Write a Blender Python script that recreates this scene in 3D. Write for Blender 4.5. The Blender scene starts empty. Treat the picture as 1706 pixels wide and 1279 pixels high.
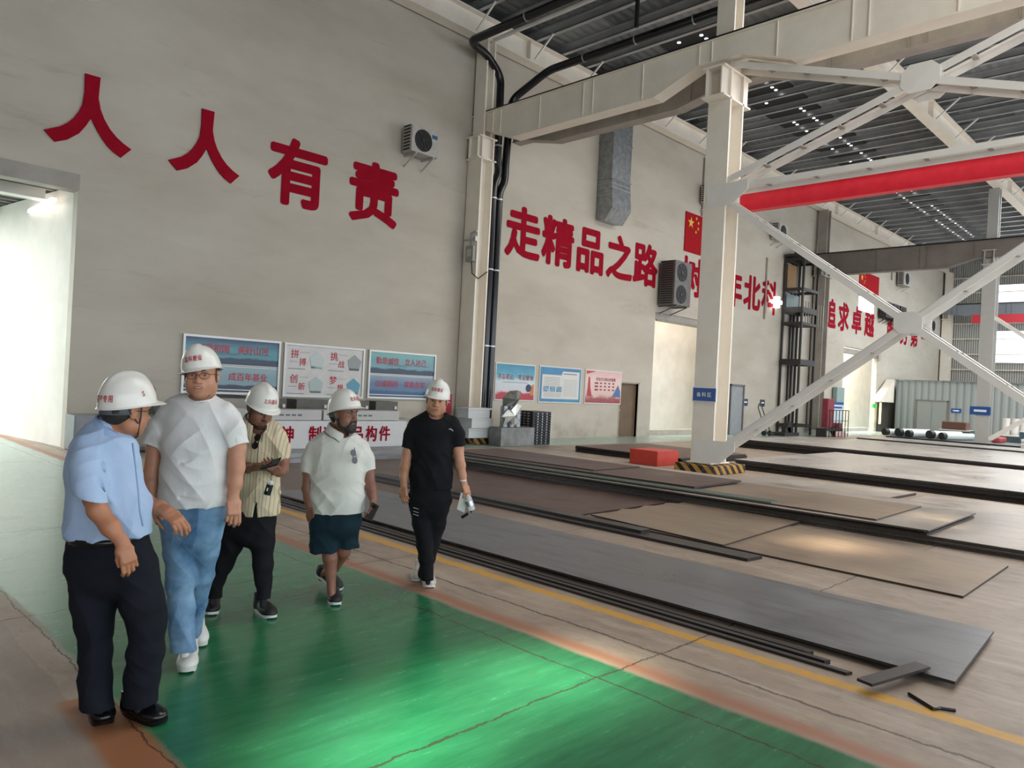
import bpy, math, random
import numpy as np
from mathutils import Vector, Matrix
random.seed(4)
SC = bpy.context.scene
COL = SC.collection
# ---------------------------------------------------------------- camera
F = 1245.0; CX = 853.0; CY = 639.5
_th = math.radians(44.65); _rho = math.atan(0.0515); _pit = math.radians(0.1)
_f0 = np.array([math.cos(_th), math.sin(_th), 0.0]); R0 = np.array([math.sin(_th), -math.cos(_th), 0.0]); ZZ = np.array([0, 0, 1.0])
FW = _f0 * math.cos(_pit) + ZZ * math.sin(_pit); _u0 = np.cross(R0, FW)
RT = math.cos(_rho) * R0 + math.sin(_rho) * _u0; UP = math.cos(_rho) * _u0 - math.sin(_rho) * R0
CAM = np.array([0, 0, 1.75])
def ray(px, py): return FW + (px - CX) / F * RT - (py - CY) / F * UP
def onZ(px, py, z=0.0): d = ray(px, py); return CAM + d * (z - CAM[2]) / d[2]
def onY(px, py, y=17.0): d = ray(px, py); return CAM + d * y / d[1]
def onX(px, py, x): d = ray(px, py); return CAM + d * x / d[0]
def at(px, py, dep): return CAM + ray(px, py) * dep
cam = bpy.data.cameras.new('camera'); cam.sensor_width = 36.0; cam.lens = 36.0 * F / 1706.0
cam.clip_start = 0.05; cam.clip_end = 300
camo = bpy.data.objects.new('camera', cam); COL.objects.link(camo)
camo.matrix_world = Matrix(((RT[0], UP[0], -FW[0], CAM[0]), (RT[1], UP[1], -FW[1], CAM[1]), (RT[2], UP[2], -FW[2], CAM[2]), (0, 0, 0, 1)))
SC.camera = camo
# ---------------------------------------------------------------- world, lights, exposure
SC.view_settings.view_transform = 'Standard'; SC.view_settings.look = 'None'
SC.view_settings.gamma = 1.0; SC.view_settings.use_curve_mapping = False
SC.view_settings.exposure = 0.3
w = bpy.data.worlds.new('sky'); SC.world = w; w.use_nodes = True
w.node_tree.nodes['Background'].inputs[0].default_value = (0.86, 0.93, 1.0, 1)
w.node_tree.nodes['Background'].inputs[1].default_value = 2.9
def area(name, loc, rot, sx, sy, power, col=(1, 1, 1)):
    l = bpy.data.lights.new(name, 'AREA'); l.shape = 'RECTANGLE'; l.size = sx; l.size_y = sy; l.energy = power; l.color = col
    o = bpy.data.objects.new(name, l); COL.objects.link(o); o.location = loc; o.rotation_euler = rot; return o
def spot(name, loc, target, power, ang, blend, col=(1, 1, 1), rad=0.4):
    l = bpy.data.lights.new(name, 'SPOT'); l.energy = power; l.spot_size = math.radians(ang); l.spot_blend = blend; l.color = col; l.shadow_soft_size = rad
    o = bpy.data.objects.new(name, l); COL.objects.link(o); o.location = loc
    o.rotation_euler = (Vector(target) - Vector(loc)).to_track_quat('-Z', 'Y').to_euler(); return o
# fill lamps added under the roof to brighten the hall, daylight in the halls beyond the wall openings
area('hall_fill', (9, 0, 11.8), (0, 0, 0), 8, 7, 450, (1.0, 0.95, 0.88))
area('hall_fill', (24, 3, 11.8), (0, 0, 0), 16, 8, 1900, (1.0, 0.96, 0.9))
area('hall_fill', (50, 5, 11.8), (0, 0, 0), 18, 8, 3000, (0.95, 0.99, 1.0))
area('next_hall_light', (-1.5, 24, 5.2), (0, 0, 0), 7, 13, 1500, (0.95, 1.0, 0.98))
area('passage_light', (28, 18.35, 9.8), (0, 0, 0), 6.0, 1.9, 700, (1.0, 0.93, 0.86))
area('passage_light', (47.5, 18.35, 9.8), (0, 0, 0), 6.0, 1.9, 2600, (1.0, 1.0, 1.0))
spot('skylight_beam', (4.5, 0.5, 12.3), (3.55, 2.95, 0), 17000, 5.5, 1.0, (1.0, 1.0, 0.8))
spot('skylight_beam', (4.0, 0.5, 12.3), (2.9, 2.98, 0), 11000, 6.0, 1.0, (1.0, 1.0, 0.8))
spot('skylight_beam', (3.5, 0.5, 12.3), (2.15, 2.85, 0), 18000, 5.5, 1.0, (1.0, 1.0, 0.8))
spot('skylight_beam', (12.0, 1.0, 12.3), (9.2, 3.5, 0), 9000, 6.5, 1.0, (1.0, 0.82, 0.6))
spot('skylight_beam', (14.0, 1.0, 12.3), (11.9, 3.1, 0.2), 9000, 4.5, 1.0, (1.0, 0.75, 0.45))
# ---------------------------------------------------------------- materials
def lin(c):
    if isinstance(c, str): c = [int(c[i:i + 2], 16) for i in (0, 2, 4)]
    return tuple(((v / 255) / 12.92 if v / 255 <= 0.04045 else ((v / 255 + 0.055) / 1.055) ** 2.4) for v in c) + (1.0,)
MATS = {}
class NT:
    def __init__(s, m): s.t = m.node_tree; s.n = s.t.nodes; s.b = s.n['Principled BSDF']
    def node(s, typ, **kw):
        n = s.n.new(typ)
        for k, v in kw.items(): setattr(n, k, v)
        return n
    def link(s, a, b): s.t.links.new(a, b)
    def put(s, sock, v):
        if hasattr(v, 'is_output') or isinstance(v, bpy.types.NodeSocket): s.link(v, sock)
        else: sock.default_value = v
    def math(s, op, a, b=0.0, c=0.0, clamp=False):
        n = s.node('ShaderNodeMath', operation=op, use_clamp=clamp)
        for i, v in enumerate((a, b, c)): s.put(n.inputs[i], v)
        return n.outputs[0]
    def mix(s, fac, a, b, blend='MIX'):
        n = s.node('ShaderNodeMix', data_type='RGBA', blend_type=blend)
        s.put(n.inputs[0], fac); s.put(n.inputs[6], a); s.put(n.inputs[7], b); return n.outputs[2]
    def coord(s): return s.node('ShaderNodeTexCoord').outputs['Object']
    def geo(s): return s.node('ShaderNodeNewGeometry').outputs['Position']
    def mapping(s, v, scale=(1, 1, 1), rot=(0, 0, 0), loc=(0, 0, 0)):
        n = s.node('ShaderNodeMapping'); s.link(v, n.inputs[0]); n.inputs['Scale'].default_value = scale; n.inputs['Rotation'].default_value = rot; n.inputs['Location'].default_value = loc
        return n.outputs[0]
    def noise(s, v, scale=5, detail=4, rough=0.6, dist=0.0):
        n = s.node('ShaderNodeTexNoise'); s.link(v, n.inputs['Vector']); n.inputs['Scale'].default_value = scale; n.inputs['Detail'].default_value = detail; n.inputs['Roughness'].default_value = rough; n.inputs['Distortion'].default_value = dist
        return n.outputs[0]
    def ramp(s, fac, stops):
        n = s.node('ShaderNodeValToRGB'); s.link(fac, n.inputs[0]); e = n.color_ramp.elements
        while len(e) < len(stops): e.new(0.5)
        for i, (p, c) in enumerate(stops):
            e[i].position = p; e[i].color = c if isinstance(c, tuple) else (c, c, c, 1)
        return n.outputs[0]
    def sep(s, v): n = s.node('ShaderNodeSeparateXYZ'); s.link(v, n.inputs[0]); return n.outputs
    def bump(s, h, strength=0.3, dist=0.01):
        n = s.node('ShaderNodeBump'); s.link(h, n.inputs['Height']); n.inputs['Strength'].default_value = strength; n.inputs['Distance'].default_value = dist
        s.link(n.outputs[0], s.b.inputs['Normal'])
def mat(name, c, rough=0.6, metal=0.0, c2=None, scale=4, stretch=(1, 1, 1), bump=0.0, bscale=None, emit=None, estr=0.0, spec=None, lo=0.35, hi=0.65):
    if name in MATS: return MATS[name]
    m = bpy.data.materials.new(name); m.use_nodes = True; t = NT(m)
    t.b.inputs['Base Color'].default_value = lin(c); t.b.inputs['Roughness'].default_value = rough; t.b.inputs['Metallic'].default_value = metal
    if spec is not None: t.b.inputs['Specular IOR Level'].default_value = spec
    v = t.mapping(t.coord(), stretch)
    n = t.noise(v, scale, 5)
    if c2 is not None: t.link(t.ramp(n, [(lo, lin(c)), (hi, lin(c2))]), t.b.inputs['Base Color'])
    else: t.link(t.ramp(n, [(0.3, tuple(x * 0.94 for x in lin(c)[:3]) + (1,)), (0.7, lin(c))]), t.b.inputs['Base Color'])
    if bump: t.bump(t.noise(t.coord(), bscale or scale * 6, 3), bump)
    if emit: t.b.inputs['Emission Color'].default_value = lin(emit); t.b.inputs['Emission Strength'].default_value = estr
    MATS[name] = m; return m
# ---------------------------------------------------------------- mesh helpers
def tag(o, label=None, cat=None, group=None, kind=None):
    if label: o['label'] = label
    if cat: o['category'] = cat
    if group: o['group'] = group
    if kind: o['kind'] = kind
    return o
def empty(name, loc, label=None, cat=None, group=None):
    o = bpy.data.objects.new(name, None); COL.objects.link(o); o.location = [float(v) for v in loc]; o.empty_display_size = 0.1
    o['_l'] = 1; del o['_l']
    return tag(o, label, cat, group)
def wloc(o):
    p = np.array(o.location)
    while o.parent: o = o.parent; p = p + np.array(o.location)
    return p
class MB:
    def __init__(s): s.v = []; s.f = []; s.m = []
    def add(s, vs, fs, mi=0):
        b = len(s.v); s.v.extend([tuple(float(c) for c in v) for v in vs]); s.f.extend([tuple(int(i) + b for i in f) for f in fs]); s.m.extend([mi] * len(fs)); return s
    def hexa(s, p, mi=0):
        return s.add(p, [(0, 3, 2, 1), (4, 5, 6, 7), (0, 1, 5, 4), (1, 2, 6, 5), (2, 3, 7, 6), (3, 0, 4, 7)], mi)
    def box(s, a, b, mi=0):
        x0, y0, z0 = a; x1, y1, z1 = b
        if x0 > x1: x0, x1 = x1, x0
        if y0 > y1: y0, y1 = y1, y0
        if z0 > z1: z0, z1 = z1, z0
        return s.hexa([(x0, y0, z0), (x1, y0, z0), (x1, y1, z0), (x0, y1, z0), (x0, y0, z1), (x1, y0, z1), (x1, y1, z1), (x0, y1, z1)], mi)
    def bar(s, a, b, w, h, side=(0, 0, 1), mi=0):
        a = Vector([float(c) for c in a]); b = Vector([float(c) for c in b]); d = (b - a).normalized(); u = Vector(side); u = (u - d * u.dot(d))
        if u.length < 1e-4: u = Vector((1, 0, 0)) - d * d.x
        u.normalize(); v = d.cross(u); u = u * h / 2; v = v * w / 2
        return s.hexa([a - u - v, a - u + v, a + u + v, a + u - v, b - u - v, b - u + v, b + u + v, b + u - v], mi)
    def cyl(s, a, b, r, n=16, r2=None, caps=True, mi=0):
        a = Vector([float(c) for c in a]); b = Vector([float(c) for c in b]); d = (b - a).normalized(); u = d.orthogonal().normalized(); v = d.cross(u); r2 = r if r2 is None else r2
        vs = []
        for p, q in ((a, r), (b, r2)):
            for i in range(n):
                t = 2 * math.pi * i / n; vs.append(p + u * (math.cos(t) * q) + v * (math.sin(t) * q))
        fs = [(i, (i + 1) % n, n + (i + 1) % n, n + i) for i in range(n)]
        if caps: fs += [tuple(range(n - 1, -1, -1)), tuple(range(n, 2 * n))]
        return s.add(vs, fs, mi)
    def tube(s, pts, r, n=10, caps=True, mi=0):
        pts = [Vector([float(c) for c in p]) for p in pts]; vs = []; u = None
        for i, p in enumerate(pts):
            d = (pts[min(i + 1, len(pts) - 1)] - pts[max(i - 1, 0)]).normalized()
            u = d.orthogonal().normalized() if u is None else (u - d * u.dot(d)).normalized()
            v = d.cross(u); q = r[i] if isinstance(r, (list, tuple)) else r
            for k in range(n):
                t = 2 * math.pi * k / n; vs.append(p + u * (math.cos(t) * q) + v * (math.sin(t) * q))
        fs = []
        for i in range(len(pts) - 1):
            for k in range(n): fs.append((i * n + k, i * n + (k + 1) % n, (i + 1) * n + (k + 1) % n, (i + 1) * n + k))
        if caps: fs += [tuple(range(n - 1, -1, -1)), tuple(range((len(pts) - 1) * n, len(pts) * n))]
        return s.add(vs, fs, mi)
    def prism(s, poly, off, mi=0):   # poly: 3-D points, off: extrusion vector
        n = len(poly); off = np.array(off, float); P = [np.array(p, float) for p in poly]
        vs = P + [p + off for p in P]
        fs = [tuple(range(n - 1, -1, -1)), tuple(range(n, 2 * n))] + [(i, (i + 1) % n, n + (i + 1) % n, n + i) for i in range(n)]
        return s.add(vs, fs, mi)
    def build(s, name, m, parent=None, label=None, cat=None, group=None, kind=None, smooth=False, bevel=0, origin=None):
        me = bpy.data.meshes.new(name); V = np.array(s.v, float)
        if parent is not None: o0 = wloc(parent)
        elif origin is not None: o0 = np.array(origin, float)
        else: o0 = np.array([(V[:, 0].min() + V[:, 0].max()) / 2, (V[:, 1].min() + V[:, 1].max()) / 2, V[:, 2].min()])
        me.from_pydata((V - o0).tolist(), [], s.f)
        for mm in (m if isinstance(m, (list, tuple)) else [m]): me.materials.append(mm)
        if max(s.m) > 0: me.polygons.foreach_set('material_index', s.m)
        me.validate(); me.update()
        import bmesh
        bm = bmesh.new(); bm.from_mesh(me); bmesh.ops.recalc_face_normals(bm, faces=bm.faces); bm.to_mesh(me); bm.free()
        if smooth:
            me.shade_smooth()
            if smooth != 2: me.set_sharp_from_angle(angle=math.radians(40))
        o = bpy.data.objects.new(name, me); COL.objects.link(o)
        if parent is not None: o.parent = parent
        else: o.location = o0
        if bevel:
            b = o.modifiers.new('bevel', 'BEVEL'); b.width = bevel; b.segments = 2; b.limit_method = 'ANGLE'
        return tag(o, label, cat, group, kind)
def kids(o): return [c for c in bpy.data.objects if c.parent == o]
def copy_tree(o, parent=None):
    c = o.copy(); COL.objects.link(c)
    if parent is not None: c.parent = parent
    for ch in list(o.children): copy_tree(ch, c)
    return c
# ---------------------------------------------------------------- lettering
GLY = {}
def load_glyphs(chars, bold):
    obs = []
    for ch in sorted(set(chars)):
        bold = 0.0
        if (ch, bold) in GLY or ch == ' ': continue
        cu = bpy.data.curves.new('g', 'FONT'); cu.body = ch; cu.size = 1.0; cu.offset = bold; cu.fill_mode = 'FRONT'; cu.resolution_u = 3
        ob = bpy.data.objects.new('g', cu); COL.objects.link(ob); obs.append((ch, ob, cu))
    dg = bpy.context.evaluated_depsgraph_get(); dg.update()
    for ch, ob, cu in obs:
        me = bpy.data.meshes.new_from_object(ob.evaluated_get(dg))
        v = np.array([tuple(q.co[:2]) for q in me.vertices]); fs = [tuple(p.vertices) for p in me.polygons]
        if len(v):
            GLY[(ch, bold)] = (v, fs)
        else: GLY[(ch, bold)] = (np.zeros((0, 2)), [])
        bpy.data.meshes.remove(me); bpy.data.objects.remove(ob); bpy.data.curves.remove(cu)
def glyph(ch, bold=0.0):
    """verts in a unit em box centred on 0"""
    if (ch, bold) not in GLY: load_glyphs(ch, bold)
    v, f = GLY[(ch, bold)]
    if len(v) == 0: return v, f
    if ord(ch) > 0x2000: c = np.array([0.5, 0.38])
    else: c = np.array([(v[:, 0].min() + v[:, 0].max()) / 2, 0.36])
    return v - c, f
def nrm0(v): return np.array(v, float) / np.linalg.norm(v)
def write(mb, text, org, ux, uz, size, bold=0.0, thick=None, mi=0, pitch=1.0, wmul=1.0, fn=None):
    """text centred on org, running along ux, up uz; size = em height"""
    ux = np.array(ux, float); uz = np.array(uz, float); n = len(text); org = np.array(org, float)
    k = 10 if bold > 0.02 else 4
    shifts = [(0, 0)] if bold <= 0 else [(bold * math.cos(2 * math.pi * q / k + .4), bold * math.sin(2 * math.pi * q / k + .4)) for q in range(k)] + [(0, 0)]
    nv_ = nrm0(np.cross(ux, uz))
    for i, ch, (sx_, sz_), q_ in [(i, ch, s_, q_) for i, ch in enumerate(text) for q_, s_ in enumerate(shifts)]:
        if ch == ' ': continue
        v, f = glyph(ch, 0.0)
        if len(v) == 0: continue
        v = v + np.array([sx_, sz_])
        x = (v[:, 0] * wmul + (i - (n - 1) / 2) * pitch) * size; z = v[:, 1] * size
        e_ = q_ * 0.0006 if fn is None else q_ * 0.00012
        P = org + x[:, None] * ux + z[:, None] * uz + nv_ * e_ if fn is None else fn(x, z, e_)
        if thick is not None:
            # closed relief: front, back and sides
            off = np.array(thick, float); nv = len(P); ed = {}
            for q in f:
                for a, b in zip(q, q[1:] + q[:1]): ed[(a, b)] = 1
            fs = [q for q in f] + [tuple(nv + k for k in reversed(q)) for q in f]
            fs += [(b, a, a + nv, b + nv) for (a, b) in ed if (b, a) not in ed]
            mb.add(list(P) + list(P - off), fs, mi)
        else: mb.add(list(P), f, mi)
# ---------------------------------------------------------------- body shapes: signed distance fields meshed with surface nets
def nrm(v): v = np.array(v, float); return v / max(1e-9, np.linalg.norm(v))
class Seg:
    """tapered limb piece with an elliptical section; lat = direction of the first radius"""
    def __init__(s, a, b, ra, rb, lat=None, flat=False):
        s.a = np.array(a, float); s.b = np.array(b, float)
        s.ra = (ra, ra) if np.isscalar(ra) else ra; s.rb = (rb, rb) if np.isscalar(rb) else rb
        d = s.b - s.a; s.L = np.linalg.norm(d) + 1e-9; s.d = d / s.L
        l = np.array(RT if lat is None else lat, float); l = l - s.d * (l @ s.d)
        if np.linalg.norm(l) < 0.15: l = np.array(FW) - s.d * (FW @ s.d)
        s.l = nrm(l); s.w = np.cross(s.d, s.l); s.flat = flat
    def bbox(s):
        r = max(s.ra + s.rb); P = np.array([s.a, s.b]); return P.min(0) - r, P.max(0) + r
    def __call__(s, X, Y, Z):
        q = (X - s.a[0], Y - s.a[1], Z - s.a[2])
        t = q[0] * s.d[0] + q[1] * s.d[1] + q[2] * s.d[2]
        tc = np.clip(t / s.L, 0, 1); ax = t - tc * s.L
        l = q[0] * s.l[0] + q[1] * s.l[1] + q[2] * s.l[2]; v = q[0] * s.w[0] + q[1] * s.w[1] + q[2] * s.w[2]
        ru = s.ra[0] + (s.rb[0] - s.ra[0]) * tc; rv = s.ra[1] + (s.rb[1] - s.ra[1]) * tc; rm = np.minimum(ru, rv)
        if s.flat:
            d = (np.sqrt((l / ru) ** 2 + (v / rv) ** 2) - 1) * rm
            return np.maximum(d, np.abs(ax))  if False else np.maximum(d, np.abs(ax) - 1e-4)
        return (np.sqrt((l / ru) ** 2 + (v / rv) ** 2 + (ax / rm) ** 2) - 1) * rm
class Ell:
    def __init__(s, c, r, M=None):
        s.c = np.array(c, float); s.r = r; s.M = np.eye(3) if M is None else np.array(M, float)   # rows = axes
    def bbox(s): r = max(s.r); return s.c - r, s.c + r
    def __call__(s, X, Y, Z):
        q = (X - s.c[0], Y - s.c[1], Z - s.c[2]); k = 0
        for i in range(3): k = k + ((q[0] * s.M[i][0] + q[1] * s.M[i][1] + q[2] * s.M[i][2]) / s.r[i]) ** 2
        k = np.sqrt(k); return (k - 1) * min(s.r)
class Box:
    def __init__(s, c, r, M, rd=0.01): s.c = np.array(c, float); s.r = r; s.M = np.array(M, float); s.rd = rd
    def bbox(s): r = np.linalg.norm(s.r); return s.c - r, s.c + r
    def __call__(s, X, Y, Z):
        q = (X - s.c[0], Y - s.c[1], Z - s.c[2]); o = 0; m = None
        for i in range(3):
            a = np.abs(q[0] * s.M[i][0] + q[1] * s.M[i][1] + q[2] * s.M[i][2]) - s.r[i] + s.rd
            o = o + np.maximum(a, 0) ** 2; m = a if m is None else np.maximum(m, a)
        return np.sqrt(o) + np.minimum(m, 0) - s.rd
class Cut:
    """half space beyond a point, limited to a ball"""
    def __init__(s, p, n, R): s.c = np.array(p, float); s.n = nrm(n); s.R = R
    def bbox(s): return s.c - s.R, s.c + s.R
    def __call__(s, X, Y, Z):
        q = (X - s.c[0], Y - s.c[1], Z - s.c[2])
        return np.maximum(-(q[0] * s.n[0] + q[1] * s.n[1] + q[2] * s.n[2]), np.sqrt(q[0] ** 2 + q[1] ** 2 + q[2] ** 2) - s.R)
def chain(pts, lat=None):
    """pts: (point, (ru, rv))"""
    return [Seg(pts[i][0], pts[i + 1][0], pts[i][1], pts[i + 1][1], lat) for i in range(len(pts) - 1)]
def sdf_mesh(ops, h):
    """ops: list of ('+'/'-', prim, k) applied in order -> verts, quads"""
    lo = np.full(3, 1e9); hi = -lo
    for o, p, k in ops:
        if o == '+':
            a, b = p.bbox(); lo = np.minimum(lo, a); hi = np.maximum(hi, b)
    lo -= 3 * h; hi += 3 * h; n = np.ceil((hi - lo) / h).astype(int) + 1
    ax = [(lo[i] + h * np.arange(n[i])).astype(np.float32) for i in range(3)]
    G = np.full(n, 0.2, np.float32)
    for o, p, k in ops:
        a, b = p.bbox(); a = a - k - 2 * h - 0.004; b = b + k + 2 * h + 0.004
        i0 = np.maximum(0, np.floor((a - lo) / h).astype(int)); i1 = np.minimum(n, np.ceil((b - lo) / h).astype(int) + 1)
        if (i1 <= i0).any(): continue
        sl = tuple(slice(i0[j], i1[j]) for j in range(3))
        X = ax[0][sl[0]][:, None, None]; Y = ax[1][sl[1]][None, :, None]; Z = ax[2][sl[2]][None, None, :]
        d = p(X, Y, Z).astype(np.float32); g = G[sl]
        if o == '+':
            if k > 0: hh = np.clip(k - np.abs(g - d), 0, None) / k; g = np.minimum(g, d) - hh * hh * k * 0.25
            else: g = np.minimum(g, d)
        else:
            d = -d
            if k > 0: hh = np.clip(k - np.abs(g - d), 0, None) / k; g = np.maximum(g, d) + hh * hh * k * 0.25
            else: g = np.maximum(g, d)
        G[sl] = g
    ins = G < 0; c = ins[:-1, :-1, :-1].astype(np.int8)
    tot = np.zeros(np.array(G.shape) - 1, np.int8)
    offs = [(i, j, k) for i in (0, 1) for j in (0, 1) for k in (0, 1)]
    def sh(A, o): return A[o[0]:A.shape[0] - 1 + o[0], o[1]:A.shape[1] - 1 + o[1], o[2]:A.shape[2] - 1 + o[2]]
    for o in offs: tot += sh(ins, o)
    act = (tot > 0) & (tot < 8); idx = np.argwhere(act); N = len(idx)
    cid = np.full(act.shape, -1, np.int32); cid[act] = np.arange(N)
    vals = {o: G[idx[:, 0] + o[0], idx[:, 1] + o[1], idx[:, 2] + o[2]] for o in offs}
    acc = np.zeros((N, 3)); cnt = np.zeros(N)
    for o in offs:
        for d in range(3):
            if o[d] == 0:
                p = list(o); p[d] = 1; p = tuple(p); a = vals[o]; b = vals[p]; m = (a < 0) != (b < 0)
                t = np.where(m, a / np.where(m, a - b, 1), 0); q = np.tile(np.array(o, float), (N, 1)); q[:, d] += t
                acc[m] += q[m]; cnt += m
    V = lo + h * (idx + acc / cnt[:, None])
    quads = []
    for d in range(3):
        e = [0, 0, 0]; e[d] = 1
        A = ins[tuple(slice(0, ins.shape[k] - e[k]) for k in range(3))]; B = ins[tuple(slice(e[k], None) for k in range(3))]
        E = np.argwhere(A != B); u = (d + 1) % 3; w_ = (d + 2) % 3
        E = E[(E[:, u] > 0) & (E[:, w_] > 0)]
        def cell(du, dw): q = E.copy(); q[:, u] -= du; q[:, w_] -= dw; return cid[q[:, 0], q[:, 1], q[:, 2]]
        Q = np.stack([cell(1, 1), cell(0, 1), cell(0, 0), cell(1, 0)], 1); fl = ~A[E[:, 0], E[:, 1], E[:, 2]]
        Q[fl] = Q[fl][:, ::-1]; quads.append(Q)
    return V, np.concatenate(quads)
def relax(V, Q, it=1, f=0.5):
    for _ in range(it):
        S = np.zeros_like(V); C = np.zeros(len(V))
        for a in range(4):
            for b in (1, 3):
                np.add.at(S, Q[:, a], V[Q[:, (a + b) % 4]]); np.add.at(C, Q[:, a], 1)
        V = V * (1 - f) + f * S / C[:, None]
    return V
def vnormals(V, Q):
    fn = np.cross(V[Q[:, 2]] - V[Q[:, 0]], V[Q[:, 3]] - V[Q[:, 1]]); N = np.zeros_like(V)
    for a in range(4): np.add.at(N, Q[:, a], fn)
    return N / (np.linalg.norm(N, axis=1)[:, None] + 1e-12)
def sdf_obj(name, ops, h, mats, parent, disp=None, matfn=None, sm=1, **kw):
    V, Q = sdf_mesh(ops, h)
    V = relax(V, Q, sm)
    if disp is not None: V = V + vnormals(V, Q) * disp(V)[:, None]
    me = bpy.data.meshes.new(name); o0 = wloc(parent) if parent is not None else V.mean(0)
    me.vertices.add(len(V)); me.vertices.foreach_set('co', (V - o0).astype(np.float32).ravel())
    me.loops.add(len(Q) * 4); me.loops.foreach_set('vertex_index', Q.astype(np.int32).ravel())
    me.polygons.add(len(Q)); me.polygons.foreach_set('loop_start', np.arange(0, len(Q) * 4, 4, dtype=np.int32))
    for m in (mats if isinstance(mats, (list, tuple)) else [mats]): me.materials.append(m)
    if matfn is not None: me.polygons.foreach_set('material_index', matfn(V[Q].mean(1)).astype(np.int32))
    me.update(calc_edges=True); me.shade_smooth()
    o = bpy.data.objects.new(name, me); COL.objects.link(o)
    if parent is not None: o.parent = parent
    else: o.location = o0
    return tag(o, **kw)
# ================================================================= SETTING
WY = 17.0
# painted plaster of the big wall
def wall_material():
    m = bpy.data.materials.new('wall_paint'); m.use_nodes = True; t = NT(m); g = t.geo()
    n = t.noise(t.mapping(g, (0.35, 1, 0.9)), 0.9, 6, 0.62)
    c = t.ramp(n, [(0.3, lin('aea698')), (0.55, lin('bab3a6')), (0.75, lin('c2bcaf'))])
    st = t.noise(t.mapping(g, (0.25, 1, 1.5), loc=(3, 0, 2)), 1.1, 5, 0.7, 0.6)
    c = t.mix(t.ramp(st, [(0.60, 0.0), (0.74, 0.32)]), c, lin('7d756c'))
    sp = t.sep(g)
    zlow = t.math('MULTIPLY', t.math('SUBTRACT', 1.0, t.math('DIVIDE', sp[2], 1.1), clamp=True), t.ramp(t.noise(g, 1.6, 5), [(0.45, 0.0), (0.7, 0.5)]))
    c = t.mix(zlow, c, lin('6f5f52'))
    t.link(c, t.b.inputs['Base Color']); t.b.inputs['Roughness'].default_value = 0.72
    t.bump(t.noise(g, 2.0, 5), 0.12, 0.03)
    return m
M_WALL = wall_material()
M_IN = mat('passage_plaster', 'd8d2c8', 0.7, c2='e2ddd4', scale=1.5)
M_CREAM = mat('cream_steel_paint', 'e6ddce', 0.42, c2='eee7da', scale=1.5, bump=0.03)
M_GREY = mat('grey_steel_paint', '8e8880', 0.5, c2='a09a91', scale=1.5)
M_WHITEST = mat('white_steel_paint', 'dddad4', 0.4, c2='e8e5df', scale=1.2)
M_BROWN = mat('brown_grey_steel', '6f6862', 0.5, c2='7d7670', scale=1.0)
M_RED = mat('red_letter_paint', '8c0a20', 0.8, c2='990f27', scale=3, spec=0.08)
def roof_mat():
    m = bpy.data.materials.new('roof_sheet'); m.use_nodes = True; t = NT(m); sp = t.sep(t.geo())
    cx = t.math('FLOOR', t.math('DIVIDE', t.math('ADD', sp[0], 8.0), 1.25)); cy = t.math('FLOOR', t.math('ADD', t.math('DIVIDE', sp[1], 3.1), t.math('MULTIPLY', cx, 0.37)))
    cb = t.node('ShaderNodeCombineXYZ'); t.link(cx, cb.inputs[0]); t.link(cy, cb.inputs[1]); wn = t.node('ShaderNodeTexWhiteNoise'); t.link(cb.outputs[0], wn.inputs[0])
    t.link(t.ramp(wn.outputs[0], [(0.0, lin('4b4f52')), (0.5, lin('63676a')), (1.0, lin('85898b'))]), t.b.inputs['Base Color']); t.b.inputs['Roughness'].default_value = 0.35; t.b.inputs['Metallic'].default_value = 0.3
    t.bump(t.math('SINE', t.math('MULTIPLY', sp[1], 20.0)), 0.4, 0.03); return m
M_ROOFSHEET = roof_mat()
M_PURLIN = mat('galvanised_purlin', 'a3a6a8', 0.3, 0.6, c2='b9bcbe', scale=1.0)
M_ROOFDARK = mat('dark_roof_patch', '17191a', 0.6)
M_BLACK = mat('black_paint', '15161a', 0.4)
M_BLACKPIPE = mat('black_pipe_plastic', '14151b', 0.22)
M_DARKSTEEL = mat('dark_steel', '2c2a2b', 0.5, 0.3, c2='3a3636', scale=3)
M_ALU = mat('aluminium', 'b9bcbf', 0.35, 0.8)
M_GALV = mat('galvanised_sheet', '888d90', 0.35, 0.7, c2='a3a8ab', scale=6)
M_WHITE = mat('white_enamel', 'd4d3cf', 0.4)
M_GLOW = mat('roof_hole_daylight', 'ffffff', 0.5, emit='ffffff', estr=2.2)

def wall_box(name, boxes, m, **kw):
    b = MB()
    for a, c in boxes: b.box(a, c)
    return b.build(name, m, kind='structure', origin=(0, 0, 0), **kw)
HW = 12.95
o1, o2, o3 = (-1.2, 4.45), (25.14, 30.95), (44.7, 50.2)
d1 = (23.05, 24.22); 
W1 = WY + 0.3
wall_box('wall_back', [((-14, WY, 0), (o1[0], W1, HW)), ((o1[0], WY, 5.56), (o1[1], W1, HW)), ((o1[1], WY, 0), (d1[0], W1, HW)),
    ((d1[0], WY, 2.05), (d1[1], W1, HW)), ((d1[1], WY, 0), (o2[0], W1, HW)), ((o2[0], WY, 4.97), (o2[1], W1, HW)), ((o2[1], WY, 0), (o3[0], W1, HW)),
    ((o3[0], WY, 5.05), (o3[1], W1, HW)), ((o3[1], WY, 0), (64.3, W1, HW))], M_WALL)
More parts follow.
